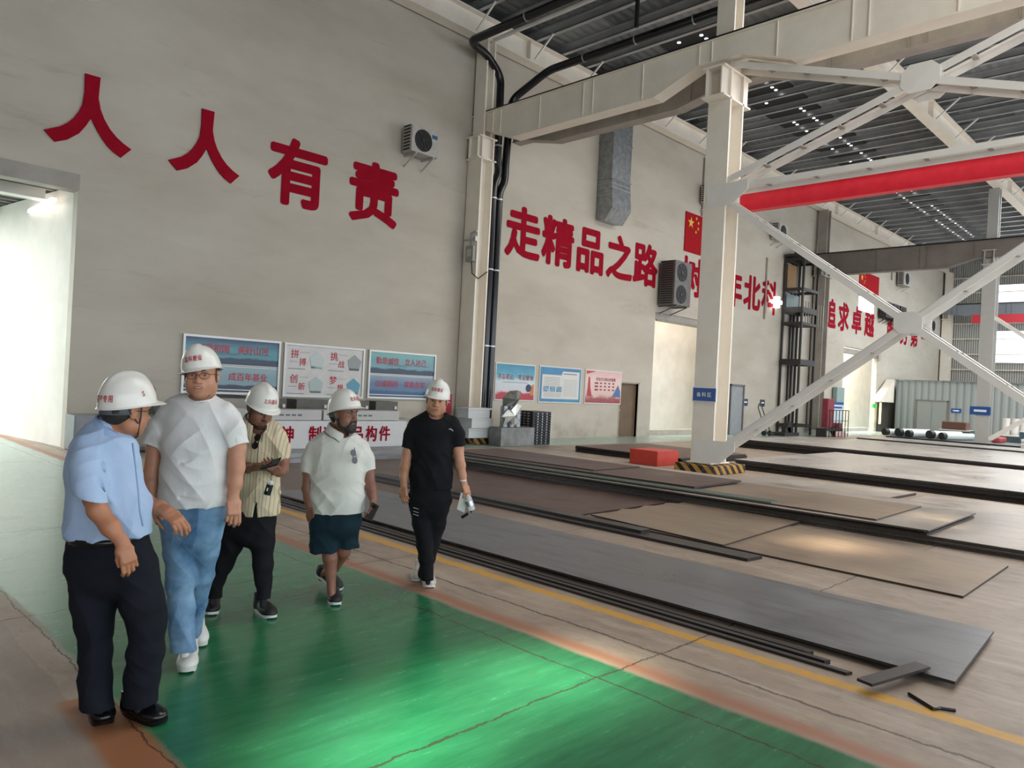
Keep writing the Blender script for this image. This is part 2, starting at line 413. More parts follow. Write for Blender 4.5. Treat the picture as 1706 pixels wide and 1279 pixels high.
# lintels and jambs of the three big openings
b = MB(); b.box((o1[0], WY - 0.02, 5.23), (o1[1] + 0.02, W1 + 0.02, 5.56)); b.build('trim_1', M_GREY, kind='structure')
for i, (x0, x1) in enumerate((o2, o3)):
    b = MB(); b.box((x0, WY + 0.05, 4.72), (x1, WY + 0.25, 4.97)); b.tube([(x0 + 0.1, WY + 0.02, 4.66), (x1 - 0.1, WY + 0.02, 4.66)], 0.04, 8)
    b.box((x1 - 0.1, WY - 0.12, 4.5), (x1 + 0.25, WY, 5.0)); b.build('trim_%d' % (i + 2), M_GREY, kind='structure')
    b = MB(); b.box((x0, WY + 0.35, 0), (x1, WY + 0.7, 0.22)); b.build('baseboard_back' if i == 0 else 'baseboard_far', mat('kerb_grey', 'a39a90', 0.6, c2='b3aaa0'), kind='structure')
# halls behind the openings
wall_box('wall_next_hall', [((4.46, W1, 0), (4.8, W1 + 0.02, 5.3))], M_IN)
b = MB(); b.hexa([(4.5, W1, 0), (4.8, W1, 0), (3.0, 32, 0), (2.7, 32, 0), (4.5, W1, 5.4), (4.8, W1, 5.4), (3.0, 32, 5.4), (2.7, 32, 5.4)]); b.build('wall_left_hall', M_IN, kind='structure')
b = MB(); b.box((-8, 32, 0), (3.2, 32.2, 5.4)); b.build('wall_left_hall_end', M_IN, kind='structure')
b = MB(); b.box((-8, W1, 5.5), (4.8, 32.2, 5.6))
for k in range(36): b.box((-8, W1 + 0.3 + 0.4 * k, 5.42), (4.5, W1 + 0.42 + 0.4 * k, 5.5))
b.build('ceiling_left_hall', mat('left_hall_roof', '74706e', 0.5, c2='8b8784'), kind='structure')
p_ = onZ(50, 352, 5.1); q_ = onZ(90, 332, 5.1)
b = MB(); b.bar(p_, q_, 0.09, 0.07); b.build('tube_lamp', mat('tube_glow', 'ffffff', 0.4, emit='fff4ea', estr=3.0), label='lit white tube lamp under the ceiling of the hall behind the left opening', cat='lamp')
for k_, (yy_, lab_) in enumerate(((18.4, 'white roof beam nearest in the hall behind the left opening'), (21.6, 'white roof beam further back in the hall behind the left opening'))):
    b = MB(); b.box((-6, yy_, 5.2), (4.2, yy_ + 0.2, 5.42)); b.box((-6, yy_ - 0.06, 5.18), (4.2, yy_ + 0.26, 5.2)); b.build('hall_beam', M_WHITEST, label=lab_, cat='beam')
b = MB(); b.box((22, 19.4, 0), (60, 19.6, 10)); b.build('wall_passage', M_IN, kind='structure')
b = MB(); b.box((22, W1, 10), (60, 19.6, 10.1)); b.build('ceiling_passage', M_IN, kind='structure')

# floor: painted green lane, yellow line, concrete joints, walkway by the wall; bright reflections painted in as a paler tone
def floor_material():
    m = bpy.data.materials.new('workshop_floor'); m.use_nodes = True; t = NT(m); g = t.geo(); sp = t.sep(g); X, Y = sp[0], sp[1]
    wob = t.math('MULTIPLY', t.math('SUBTRACT', t.noise(g, 1.3, 4), 0.5), 0.10)
    wob2 = t.math('MULTIPLY', t.math('SUBTRACT', t.noise(g, 6, 4), 0.5), 0.05)
    xw = t.math('ADD', X, wob); yw = t.math('ADD', Y, wob); xf = t.math('ADD', X, wob2); yf = t.math('ADD', Y, wob2)
    def band(v, a, b, soft=0.02):
        p = t.math('DIVIDE', t.math('SUBTRACT', v, a), soft, clamp=True); q = t.math('DIVIDE', t.math('SUBTRACT', b, v), soft, clamp=True)
        return t.math('MULTIPLY', p, q)
    # concrete
    n1 = t.noise(g, 0.8, 8, 0.65); n2 = t.noise(t.mapping(g, (3, 0.5, 1)), 2.2, 6, 0.7)
    conc = t.mix(t.ramp(n1, [(0.3, 0.0), (0.7, 1.0)]), lin('958475'), lin('b3a292'))
    conc = t.mix(t.ramp(n2, [(0.5, 0.0), (0.7, 0.6)]), conc, lin('c9bdb0'))
    conc = t.mix(t.ramp(t.noise(t.mapping(g, (2, 0.8, 1), loc=(5, 2, 0)), 3.5, 9, 0.8), [(0.5, 0.0), (0.68, 0.5)]), conc, lin('7a6b60'))
    conc = t.mix(t.ramp(t.noise(g, 0.35, 6, 0.7), [(0.5, 0.0), (0.66, 0.55)]), conc, lin('62564f'))
    # left strip: browner and dirtier
    left = t.math('MULTIPLY', t.math('LESS_THAN', xw, 1.2), 0.5); conc = t.mix(left, conc, lin('8d7f78'))
    # worn dark red-brown area around the plates
    dark = t.math('MULTIPLY', band(xw, 5.3, 10.4, 0.5), t.math('DIVIDE', t.math('SUBTRACT', yw, 5.0), 4.0, clamp=True)); conc = t.mix(t.math('MULTIPLY', dark, 0.75), conc, lin('5a4745'))
    # green paint
    gn = t.noise(t.mapping(g, (1, 7, 1), rot=(0, 0, 0.12)), 1.4, 7, 0.7); gn2 = t.noise(g, 0.9, 5, 0.6)
    green = t.mix(t.ramp(gn, [(0.3, 0.0), (0.7, 1.0)]), lin('1f6a44'), lin('33875a'))
    green = t.mix(t.ramp(gn2, [(0.45, 0.0), (0.75, 0.5)]), green, lin('174c36'))
    green = t.mix(t.ramp(t.noise(t.mapping(g, (1, 4, 1), rot=(0, 0, -0.5)), 2.2, 6, 0.7), [(0.55, 0.0), (0.8, 0.2)]), green, lin('5fa57c'))
    green = t.mix(t.ramp(t.noise(g, 1.7, 8, 0.75, 0.4), [(0.64, 0.0), (0.70, 0.7)]), green, lin('4b5e4b'))
    pale = t.math('DIVIDE', t.math('SUBTRACT', t.math('SUBTRACT', Y, t.math('MULTIPLY', X, 0.8)), 3.0), 5.0, clamp=True)  # reflection of the bright left hall, painted into the lane colour
    pale = t.math('MAXIMUM', pale, t.math('MULTIPLY', t.math('GREATER_THAN', X, 10.0), 1.25), clamp=True)  # same painted reflection on the walkway along the wall
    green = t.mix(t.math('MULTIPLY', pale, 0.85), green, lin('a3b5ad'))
    walk = t.math('MULTIPLY', t.math('GREATER_THAN', yw, 14.9), t.math('GREATER_THAN', X, 10.0))
    lane = band(xw, 1.36, 3.92, 0.05)
    gm = t.math('MAXIMUM', lane, walk)
    wear = t.ramp(t.noise(g, 2.6, 9, 0.8), [(0.66, 1.0), (0.73, 0.35)])
    gm = t.math('MULTIPLY', gm, wear)
    lowl = t.math('MULTIPLY', t.math('GREATER_THAN', yw, 9.5), t.math('LESS_THAN', xw, 1.4)); gm = t.math('MAXIMUM', gm, lowl)
    c = t.mix(band(xw, 3.86, 4.12, 0.12), conc, lin('a5745c'))
    c = t.mix(t.math('MULTIPLY', band(xw, 1.12, 1.42, 0.05), t.math('LESS_THAN', yw, 4.3)), c, lin('a06b48'))
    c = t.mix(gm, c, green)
    yl = t.math('MULTIPLY', band(xf, 4.74, 4.87, 0.012), t.ramp(t.noise(g, 9, 6, 0.7), [(0.35, 1.0), (0.8, 0.45)]))
    c = t.mix(yl, c, lin('d8a02c'))
    # saw cuts and cracks
    ck = t.math('MULTIPLY', t.math('SUBTRACT', t.noise(g, 2.0, 6, 0.8), 0.5), 0.13)
    xc = t.math('ADD', X, ck); yc = t.math('ADD', Y, ck); J = None
    for v, p, wd in ((xc, 3.66, 0.008), (xc, 4.34, 0.012), (yc, 2.76, 0.008), (yc, 8.9, 0.012), (yc, 15.0, 0.02), (xc, 1.36, 0.006), (xc, 10.8, 0.02), (yc, -3.2, 0.012), (xc, -1.3, 0.012), (yc, 5.9, 0.007)):
        j = t.math('LESS_THAN', t.math('ABSOLUTE', t.math('SUBTRACT', v, p)), wd); J = j if J is None else t.math('MAXIMUM', J, j)
    c = t.mix(t.math('MULTIPLY', J, 0.75), c, lin('3a322c'))
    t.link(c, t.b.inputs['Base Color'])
    r = t.mix(gm, (0.48, 0.48, 0.48, 1), (0.22, 0.22, 0.22, 1)); r = t.mix(t.ramp(gn, [(0.3, 0.0), (0.75, 0.2)]), r, (0.6, 0.6, 0.6, 1))
    t.link(r, t.b.inputs['Roughness'])
    hb = t.math('SUBTRACT', t.math('MULTIPLY', n1, 0.3), J); t.bump(hb, 0.25, 0.01)
    return m
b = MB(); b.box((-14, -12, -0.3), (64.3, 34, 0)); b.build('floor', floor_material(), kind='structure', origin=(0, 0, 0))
# side wall far right with girts and windows
XF = 64.0
def ribbed():
    m = bpy.data.materials.new('ribbed_cladding'); m.use_nodes = True; t = NT(m); g = t.geo(); sp = t.sep(g)
    s_ = t.math('SINE', t.math('MULTIPLY', sp[1], 42.0)); t.link(t.ramp(t.math('MULTIPLY_ADD', s_, 0.5, 0.5), [(0.1, lin('8a8a84')), (0.5, lin('a9a9a3'))]), t.b.inputs['Base Color'])
    t.b.inputs['Roughness'].default_value = 0.5; t.bump(s_, 0.6, 0.03); return m
M_RIB = ribbed()
wins = [((9.3, 13.9), (5.2, 7.6)), ((9.3, 13.9), (9.15, 11.0)), ((2.5, 8.0), (5.2, 7.6)), ((2.5, 8.0), (9.15, 11.0)), ((-8, 0.5), (5.2, 7.6))]
b = MB()
zs = [0, 5.2, 7.6, 9.15, 11.0, HW]
for i in range(5):
    z0, z1 = zs[i], zs[i + 1]
    if i in (1, 3):
        cuts = sorted([wn[0] for wn in wins if wn[1][0] == z0]); y = -12
        for (a, c) in cuts: b.box((XF, y, z0), (XF + 0.2, a, z1)); y = c
        b.box((XF, y, z0), (XF + 0.2, WY, z1))
    else: b.box((XF, -12, z0), (XF + 0.2, WY, z1))
b.build('wall_right', M_RIB, kind='structure', origin=(0, 0, 0))
def glass_mat():
    m = bpy.data.materials.new('window_glass'); m.use_nodes = True; n = m.node_tree.nodes; l = m.node_tree.links; n.remove(n['Principled BSDF'])
    a = n.new('ShaderNodeBsdfTransparent'); g = n.new('ShaderNodeBsdfGlossy'); g.inputs['Roughness'].default_value = 0.05; x = n.new('ShaderNodeMixShader'); x.inputs[0].default_value = 0.08
    l.new(a.outputs[0], x.inputs[1]); l.new(g.outputs[0], x.inputs[2]); l.new(x.outputs[0], n['Material Output'].inputs[0]); return m
M_GLASS = glass_mat()
for i, ((ya, yb), (za, zb)) in enumerate(wins):
    b = MB()
    for yy in (ya, yb): b.box((XF - 0.05, yy - 0.04, za), (XF + 0.1, yy + 0.04, zb))
    for zz in (za, zb): b.box((XF - 0.05, ya, zz - 0.05), (XF + 0.1, yb, zz + 0.05))
    wo = b.build('window_%d' % (i + 1), M_ALU, kind='structure')
    b = MB(); b.box((XF + 0.08, ya, za), (XF + 0.09, yb, zb)); b.build('window_glass', M_GLASS, wo)
b = MB()
for z in np.arange(1.2, 12.5, 1.15): b.box((XF - 0.18, -12, z), (XF, WY - 0.05, z + 0.06))
b.build('trim_4', M_CREAM, kind='structure')
b = MB(); b.box((-14, -12.2, 7.5), (64.3, -12, HW)); b.build('wall_sky_block', M_WALL, kind='structure')  # unseen upper wall behind the camera, added to block high sky light
b = MB(); b.box((-14.2, -12, 0), (-14, WY, HW)); b.build('wall_left', M_WALL, kind='structure')
# roof
b = MB(); b.box((-14, -12, HW), (64.3, 17.3, HW + 0.1)); b.build('ceiling', M_ROOFSHEET, kind='structure', origin=(0, 0, 0))
first = None
for k in range(58):
    x = -8 + 1.25 * k
    if x > 63.5: break
    if first is None:
        b = MB(); b.box((x, -12, 12.72), (x + 0.03, 17, HW)); b.box((x, -12, 12.72), (x + 0.15, 17, 12.745)); b.box((x - 0.10, -12, 12.925), (x + 0.03, 17, 12.95))
        first = b.build('roof_purlin', M_PURLIN, label='long galvanised steel purlin carrying the dark roof sheets', cat='purlin', group='purlins under the roof sheets')
        x00 = x
    else:
        c = first.copy(); COL.objects.link(c); c.location.x += x - x00
# dark perforated roof patches with daylight dots
random.seed(9)
def patch(x0, y0, ny, nx, dens):
    r = empty('perforated_roof_panel', (x0, y0, 12.7)); b = MB(); g = MB()
    for i in range(nx):
        xx = x0 + i * 1.25; yy = y0 + 0.02 * i
        b.box((xx + 0.2, yy, 12.9), (xx + 1.12, yy + ny, 12.94))
        for q in range(4):
            if random.random() < dens:
                cx = xx + 0.68 + 0.3 * (q % 2); cy = yy + ny * (0.3 + 0.4 * (q // 2)); g.cyl((cx, cy, 12.885), (cx, cy, 12.899), 0.06, 8)
    b.build('panel', M_ROOFDARK, r); g.build('daylight_holes', M_GLOW, r); return r
tag(patch(19.53, 11.9, 2.0, 14, 0.5), 'dark perforated roof strip dotted with daylight holes, behind the white upper cross bracing', 'roof panel')
tag(patch(38.28, 12.3, 1.8, 16, 0.95), 'dark perforated roof strip dotted with daylight holes, seen below the red beam', 'roof panel')

# ================================================================= STEEL FRAME
def ibeam_x(b, x0, x1, y, z0, z1, w, tf=0.04, tw=0.03):
    b.box((x0, y - w / 2, z0), (x1, y + w / 2, z0 + tf)); b.box((x0, y - w / 2, z1 - tf), (x1, y + w / 2, z1)); b.box((x0, y - tw / 2, z0 + tf), (x1, y + tw / 2, z1 - tf))
for y, lab in ((16.72, 'cream steel roof rafter running along the top of the lettered wall'), (8.6, 'cream steel roof rafter crossing the hall behind the upper cross bracing')):
    r = empty('roof_rafter', (15, y, 12.0), lab, 'rafter')
    b = MB(); ibeam_x(b, -10, 63.8, y, 12.0, 12.7, 0.4)
    for x in np.arange(-8, 63, 6.2): b.box((x, y - 0.19, 12.04), (x + 0.03, y + 0.19, 12.66))
    b.build('rafter_beam', M_CREAM, r)
    b0 = None
    for k in range(30):
        x = -3 + 2.5 * k - (0.0)
        if x > 63: break
        if x < 9: continue
        if b0 is None:
            q = MB(); q.bar((x, y - 0.2, 12.1), (x, y - 0.95, 12.72), 0.05, 0.05); b0 = q.build('knee_brace', M_WHITEST, r); xk = x
        else:
            c = b0.copy(); COL.objects.link(c); c.location.x += x - xk
def hcol(b, x, y, w, d, z0, z1, tf=0.05):
    """flanges face +-X, web along X"""
    b.box((x - d / 2, y - w / 2, z0), (x - d / 2 + tf, y + w / 2, z1)); b.box((x + d / 2 - tf, y - w / 2, z0), (x + d / 2, y + w / 2, z1)); b.box((x - d / 2 + tf, y - 0.02, z0), (x + d / 2 - tf, y + 0.02, z1))
def column(x, y, label, w=0.5, m=M_CREAM, top=12.0, zb=0.22, name='steel_column', d=0.62, br=0.62):
    r = empty(name, (x, y, 0), label, 'column')
    b = MB(); hcol(b, x, y, w, d, zb, 9.05); b.box((x - 0.42, y - w / 2 - 0.03, zb), (x + 0.42, y + w / 2 + 0.03, zb + 0.03)); b.build('lower_shaft', m, r)
    b = MB(); hcol(b, x, y, w * 0.8, d * 0.68, 9.05, top); b.build('upper_shaft', m, r)
    b = MB(); 
    b.box((x - br, y - w / 2, 8.4), (x + br, y + w / 2, 8.44)); b.box((x - br, y - w / 2, 9.05), (x + br, y + w / 2, 9.09)); b.box((x - br + .02, y - 0.2, 8.44), (x + br - .02, y - 0.17, 9.05)); b.box((x - br + .02, y + 0.17, 8.44), (x + br - .02, y + 0.2, 9.05))
    b.build('girder_bracket', m, r)
    return r
CXX = 15.35
column(15.05, 16.66, 'cream steel column against the lettered wall beside the black drain pipes', 0.6, d=0.5, br=0.36)
column(CXX, 8.75, 'large cream steel column standing among the plates with the blue sign', 0.55)
column(40.1, 16.6, 'cream and grey steel column on the wall beside the goods hoist', 0.6, M_GREY)
column(40.1, 8.75, 'pale grey steel column far right behind the crossed braces', 0.55, mat('pale_grey_steel', 'b3b3b0', 0.5))
column(63.6, 16.6, 'cream steel column in the far corner of the hall', 0.6)
column(63.6, 8.75, 'grey steel column against the far ribbed wall', 0.6)
# column plinths with hazard stripes
def hazard():
    m = bpy.data.materials.new('hazard_stripes'); m.use_nodes = True; t = NT(m); g = t.geo(); sp = t.sep(g)
    v = t.math('FRACT', t.math('MULTIPLY', t.math('ADD', t.math('SUBTRACT', sp[0], sp[1]), sp[2]), 3.6))
    c = t.mix(t.math('GREATER_THAN', v, 0.5), lin('b98a3c'), lin('231d1b')); c = t.mix(t.ramp(t.noise(g, 6, 5), [(0.5, 0.0), (0.75, 0.5)]), c, lin('8a7f70'))
    t.link(c, t.b.inputs['Base Color']); t.b.inputs['Roughness'].default_value = 0.7; return m
M_HAZ = hazard()
def plinth(x, y, rx, ry, label):
    b = MB(); b.box((x - rx, y - ry, 0), (x + rx, y + ry, 0.2)); return b.build('column_plinth', M_HAZ, label=label, cat='plinth', bevel=0.02)
plinth(CXX + 0.1, 8.75, 0.72, 0.5, 'black and yellow striped plinth under the large column')
plinth(CXX - 0.1, 16.35, 0.75, 0.6, 'black and yellow striped plinth under the column by the wall')
# crane girders along Y with thinner ends at the columns
def girder(x, name, label, m, ys, z1=9.8, dshal=0.5, ddeep=0.93, w=0.42, stiff=1.55, rail=True):
    r = empty(name, (x, ys[0], 9.0), label, 'girder'); b = MB(); tf = 0.035
    prof = []   # (y, zbottom)
    for a, c in zip(ys, ys[1:]):
        prof += [(a, z1 - dshal), (a - 0.55 * (1 if a > c else -1), z1 - dshal), (a - 1.7, z1 - ddeep), (c + 1.7, z1 - ddeep), (c + 0.55, z1 - dshal)]
    prof.append((ys[-1], z1 - dshal))
    web = [(x - 0.012, y, z) for y, z in prof] + [(x - 0.012, ys[-1], z1 - tf), (x - 0.012, ys[0], z1 - tf)]
    bb = MB()
    for (ya, za), (yb, zb) in zip(prof, prof[1:]):
        if abs(ya - yb) < 1e-6: continue
        bb.hexa([(x - w / 2, ya, za - tf), (x + w / 2, ya, za - tf), (x + w / 2, yb, zb - tf), (x - w / 2, yb, zb - tf), (x - w / 2, ya, za), (x + w / 2, ya, za), (x + w / 2, yb, zb), (x - w / 2, yb, zb)])
        bb.hexa([(x - 0.15, ya, za), (x - 0.12, ya, za), (x - 0.12, yb, zb), (x - 0.15, yb, zb), (x - 0.15, ya, z1 - tf), (x - 0.12, ya, z1 - tf), (x - 0.12, yb, z1 - tf), (x - 0.15, yb, z1 - tf)])
        bb.hexa([(x + 0.12, ya, za), (x + 0.15, ya, za), (x + 0.15, yb, zb), (x + 0.12, yb, zb), (x + 0.12, ya, z1 - tf), (x + 0.15, ya, z1 - tf), (x + 0.15, yb, z1 - tf), (x + 0.12, yb, z1 - tf)])
    bb.build('girder_web_and_bottom', m, r)
    b = MB(); b.box((x - w / 2, ys[-1], z1 - tf), (x + w / 2, ys[0], z1)); b.build('top_flange', m, r)
    if rail: b = MB(); b.box((x - 0.05, ys[-1], z1), (x + 0.05, ys[0], z1 + 0.1)); b.box((x - w / 2 + 0.02, ys[-1], z1), (x - w / 2 + 0.06, ys[0], z1 + 0.05)); b.build('crane_rail', M_BLACK, r)
    pr_ = sorted(prof); yy_ = [p_[0] for p_ in pr_]; zz_ = [p_[1] for p_ in pr_]; y = ys[0] - 0.9; k = 0
    while y > ys[-1]:
        b = MB(); b.box((x - 0.185, y, float(np.interp(y, yy_, zz_)) + .005), (x - 0.151, y + 0.02, z1 - tf)); b.build('stiffener', m, r); y -= stiff if k % 3 else 0.32; k += 1
    return r
girder(15.12, 'crane_girder', 'cream crane girder from the lettered wall over the large column', M_CREAM, [17.0, 8.75, 0.4, -8])
girder(16.1, 'crane_girder', 'grey inner crane girder just behind the cream girder', M_GREY, [16.25, 8.75, 0.4, -8], z1=9.55, dshal=0.4, ddeep=0.66, w=0.36)
r = girder(39.8, 'crane_girder', 'dark brown-grey crane girder spanning to the far right column', M_BROWN, [16.9, 8.75, 0.4], z1=9.55, dshal=0.75, ddeep=1.1, stiff=2.0)
girder(62.6, 'crane_girder', 'grey-blue crane girder along the far ribbed wall', mat('grey_blue_steel', '858c93', 0.5), [16.9, 8.75, 0.4], z1=9.4, dshal=0.6, ddeep=0.8)
# red runway beam
b = MB(); q_ = onX(1680, 530, 57.0); b.box((56.8, 4.0, q_[2] - 0.3), (57.2, 13.4, q_[2] + 0.25)); b.build('far_crane_beam', mat('far_crane_red', 'b8303c', 0.5), label='dull red crane beam before the far wall windows', cat='beam')
r = empty('red_beam', (15.95, 8.5, 6.0), 'bright red steel beam hung under the white strut beside the large column', 'beam')
b = MB(); b.box((15.93, -8, 6.06), (15.97, 8.6, 6.5)); b.build('web', mat('red_beam_paint', 'e01c34', 0.4, c2='ea2a40'), r)
b = MB(); b.box((15.84, -8, 6.03), (16.06, 8.6, 6.065)); b.box((15.84, -8, 6.49), (16.06, 8.6, 6.52)); b.build('flange', MATS['red_beam_paint'], r)
# longitudinal bracing between the columns: double struts, crossed pairs, battens, gusset plates
def brace_frame(x0, x1, ya, yb, m, label_s, label_l, label_u):
    ym = (ya + yb) / 2
    r = empty('bracing_strut', (x0, ya, 6.3), label_s, 'strut')
    for x in (x0, x1):
        b = MB(); b.box((x - 0.012, yb, 6.35), (x + 0.012, ya, 6.47)); s = 1 if x == x0 else -1
        b.box((x, yb, 6.45), (x + s * 0.12, ya, 6.47)); b.build('channel', m, r)
    b = MB()
    for k in range(7): y = ya - 0.9 - k * 1.05; b.box((x0, y, 6.44), (x1, y + 0.08, 6.46))
    b.build('batten', M_GREY, r)
    def cross(zl, zh, zc, lab, nm, bot=0.0):
        r = empty(nm, (x0, ym, zc), lab, 'bracing')
        for (p, q) in (((ya, zl), (yb, zh)), ((ya, zh), (yb, zl))):
            for x in (x0, x1):
                b = MB(); a_ = (x, p[0], p[1]); c_ = (x, q[0], q[1]); b.bar(a_, c_, 0.02, 0.13, (0, 0, 1)); s = 0.05 if x == x0 else -0.05
                b.bar((x + s, p[0], p[1] + 0.07), (x + s, q[0], q[1] + 0.07), 0.12, 0.015, (0, 0, 1)); b.build('brace_angle', m, r)
            b = MB()
            for k in range(1, 10):
                t_ = k / 10.0
                if abs(t_ - 0.5) < 0.06: continue
                y = p[0] + (q[0] - p[0]) * t_; z = p[1] + (q[1] - p[1]) * t_; b.box((x0, y - 0.05, z + 0.04), (x1, y + 0.05, z + 0.06))
            b.build('batten', M_GREY, r)
        for x in (x0 - 0.025, x1 + 0.025):
            hx, hz = (0.34, 0.27) if zc > 5 else (0.25, 0.2)
            poly = [(x, ym - hx, zc - hz * .5), (x, ym - hx * .55, zc - hz), (x, ym + hx * .55, zc - hz), (x, ym + hx, zc - hz * .5), (x, ym + hx, zc + hz * .5), (x, ym + hx * .55, zc + hz), (x, ym - hx * .55, zc + hz), (x, ym - hx, zc + hz * .5)]
            b = MB(); b.prism(poly, (0.02, 0, 0)); b.build('gusset_plate', m, r)
        return r
    cross(0.42, 6.15, 3.3, label_l, 'cross_bracing'); cross(6.55, 9.2, 7.9, label_u, 'cross_bracing')
    return r
brace_frame(15.1, 15.6, 8.55, 0.65, M_WHITEST, 'long white double strut above the red beam', 'big white X-shaped bracing low between the columns at right', 'white X-shaped bracing up under the crane girder')
# gussets on the large column
for z, lab in ((6.25, 'white gusset plate on the large column at strut height'), (0.5, 'white gusset plate at the foot of the large column')):
    b = MB(); b.prism([(15.03, 8.95, z - 0.25), (15.03, 8.3, z - 0.25), (15.03, 7.95, z + 0.05), (15.03, 7.95, z + 0.25), (15.03, 8.95, z + 0.25)], (0.02, 0, 0)); b.build('gusset_plate', M_WHITEST, label=lab, cat='plate')
b = MB(); b.bar((15.2, 8.6, 6.6), (15.2, 8.3, 6.6), 0.2, 0.2)
# far pale brace seen at the right edge
r = empty('cross_bracing', (40, 4.5, 3.2), 'thin pale bracing leaning from the far right column foot', 'bracing')
for x in (39.9, 40.4):
    b = MB(); b.bar((x, 8.5, 0.4), (x, 1.0, 6.0), 0.02, 0.16); b.bar((x, 8.5, 6.0), (x, 1.0, 0.4), 0.02, 0.16); b.build('brace_angle', M_WHITEST, r)
# drain pipes
def pipe(pts, r_, label, rings, name='drain_pipe'):
    r = empty(name, pts[-1], label, 'pipe')
    P = [np.array(p, float) for p in pts]; out = [P[0]]
    for i in range(1, len(P) - 1):
        a, b_, c = P[i - 1], P[i], P[i + 1]; d0 = nrm(a - b_); d1_ = nrm(c - b_); q = min(0.28, np.linalg.norm(a - b_) * .45, np.linalg.norm(c - b_) * .45)
        for t_ in np.linspace(0, 1, 7): out.append((1 - t_) ** 2 * (b_ + d0 * q) + 2 * t_ * (1 - t_) * b_ + t_ ** 2 * (b_ + d1_ * q))
    out.append(P[-1])
    b = MB(); b.tube(out, r_, 16); b.build('pipe_run', M_BLACKPIPE, r, smooth=True)
    for p, ax in rings:
        p = np.array(p, float); ax = nrm(ax); b = MB(); b.cyl(p - ax * 0.02, p + ax * 0.02, r_ * 1.13, 16); b.build('clamp', M_ALU, r)
    return r
PY = 16.45
pipe([(14.02, -4, 11.6), (14.02, 16.25, 11.53), (14.9, PY, 11.50), (15.5, PY, 11.05), (15.53, PY, 8.6), (15.62, PY, 8.2), (15.46, PY, 7.85), (15.43, PY, 7.55), (15.43, PY, 0.2)], 0.118,
     'thick black drain pipe running under the roof then down beside the column', [((15.43, PY, z), (0, 0, 1)) for z in (7.35, 5.2, 2.9, 1.0)] + [((15.53, PY, 8.95), (0, 0, 1)), ((14.02, 14, 11.54), (0, 1, 0)), ((14.02, 11.5, 11.55), (0, 1, 0))])
pipe([(16.46, -4, 11.3), (16.46, 15.4, 11.29), (16.0, PY, 10.5), (15.96, PY, 9.9), (15.88, PY, 8.6), (15.88, PY, 7.95), (15.68, PY, 7.6), (15.68, PY, 0.2)], 0.118,
     'second black drain pipe, dropping from the bend right of the first', [((15.68, PY, z), (0, 0, 1)) for z in (7.35, 5.2, 2.9, 1.0)] + [((16.46, y, 11.3), (0, 1, 0)) for y in (14.0, 12.2, 10.4)])
# service pipes and hangers high up on the left
r = empty('roof_service_frame', (15.6, 11, 12.0), 'dark hanger frame under the roof between the two black pipes', 'hanger')
b = MB(); b.bar((15.9, 11.8, 11.3), (15.9, 11.8, 12.7), 0.08, 0.08); b.bar((15.2, 12.6, 12.5), (16.0, 11.7, 12.1), 0.1, 0.1); b.build('hanger_rod', M_BLACK, r)
b = MB(); b.tube([(15.1, 16.4, 12.0), (15.2, 2, 12.1)], 0.06, 10); b.build('white_conduit', M_WHITEST, r)
# galvanised duct on the wall
r = empty('air_duct', (21.5, 16.7, 7.8), 'galvanised ventilation duct on the wall with an angled mouth', 'duct')
b = MB(); b.box((21.05, 16.35, 9.3), (22.15, 16.98, 11.95)); b.box((21.02, 16.32, 9.27), (22.18, 16.98, 9.31)); b.box((21.02, 16.32, 10.6), (22.18, 16.98, 10.64)); b.build('shaft', M_GALV, r)
b = MB(); b.prism([(21.05, 16.98, 7.85), (21.05, 16.6, 7.8), (21.05, 16.25, 8.25), (21.05, 16.35, 9.27), (21.05, 16.98, 9.27)], (1.1, 0, 0)); b.build('mouth', M_GALV, r)
for z in (8.7, 8.95, 9.1):
    b = MB(); b.box((21.03, 16.31, z), (22.17, 16.98, z + 0.02)); b.build('seam', M_ALU, r)
# conduits on the wall
for x, z0, z1, lab in ((28.2, 9.4, 11.9, 'thin grey conduit above the first wall unit right of the column'), (34.4, 5.6, 8.6, 'thin grey conduit hanging below the wall unit right of the large column'), (52.0, 9.9, 11.9, 'thin grey conduit high on the far wall')):
    b = MB(); b.tube([(x, 16.95, z0), (x, 16.95, z1)], 0.04, 8); b.build('wall_conduit', M_GREY, label=lab, cat='conduit')
# ================================================================= WALL LETTERING
RENP = [(322,280),(381,297),(373,375),(381,418),(395,455),(416,492),(440,522),(468,548),(498,570),(458,601),(430,580),(405,555),(386,528),(370,502),(356,475),(345,450),(325,480),(300,508),(255,532),(207,540),(185,517),(165,494),(225,482),(255,468),(278,450),(298,425),(312,398),(320,350)]
ren = [onY(p[0] / 2.2837, p[1] / 2.2837, WY) for p in RENP]; cxr = np.mean([p[0] for p in ren])
def rep(i, ch, x, cat='lettering'):
    names = {'人': 'a'}
for i, dx in enumerate((0.0, 2.37)):
    b = MB(); b.prism([(p[0] + dx, WY - 0.012, p[2]) for p in ren], (0, -0.03, 0))
    b.build('wall_character', M_RED, label=('large red character 人, first from the left above the opening', 'large red character 人, second from the left')[i], cat='lettering', group='red slogan characters on the wall')
slog = [('有', 9.3), ('责', 11.55), ('走', 17.37), ('精', 19.1), ('品', 20.85), ('之', 22.6), ('路', 24.3), ('树', 27.7), ('百', 29.5), ('年', 31.3), ('北', 33.1), ('科', 34.9)]
for i, px in enumerate((1383, 1405, 1427, 1448, 1484, 1506, 1523, 1540)):
    slog.append(('追求卓越服务第一'[i], float(onY(px, 528 + i * 5.5)[0])))
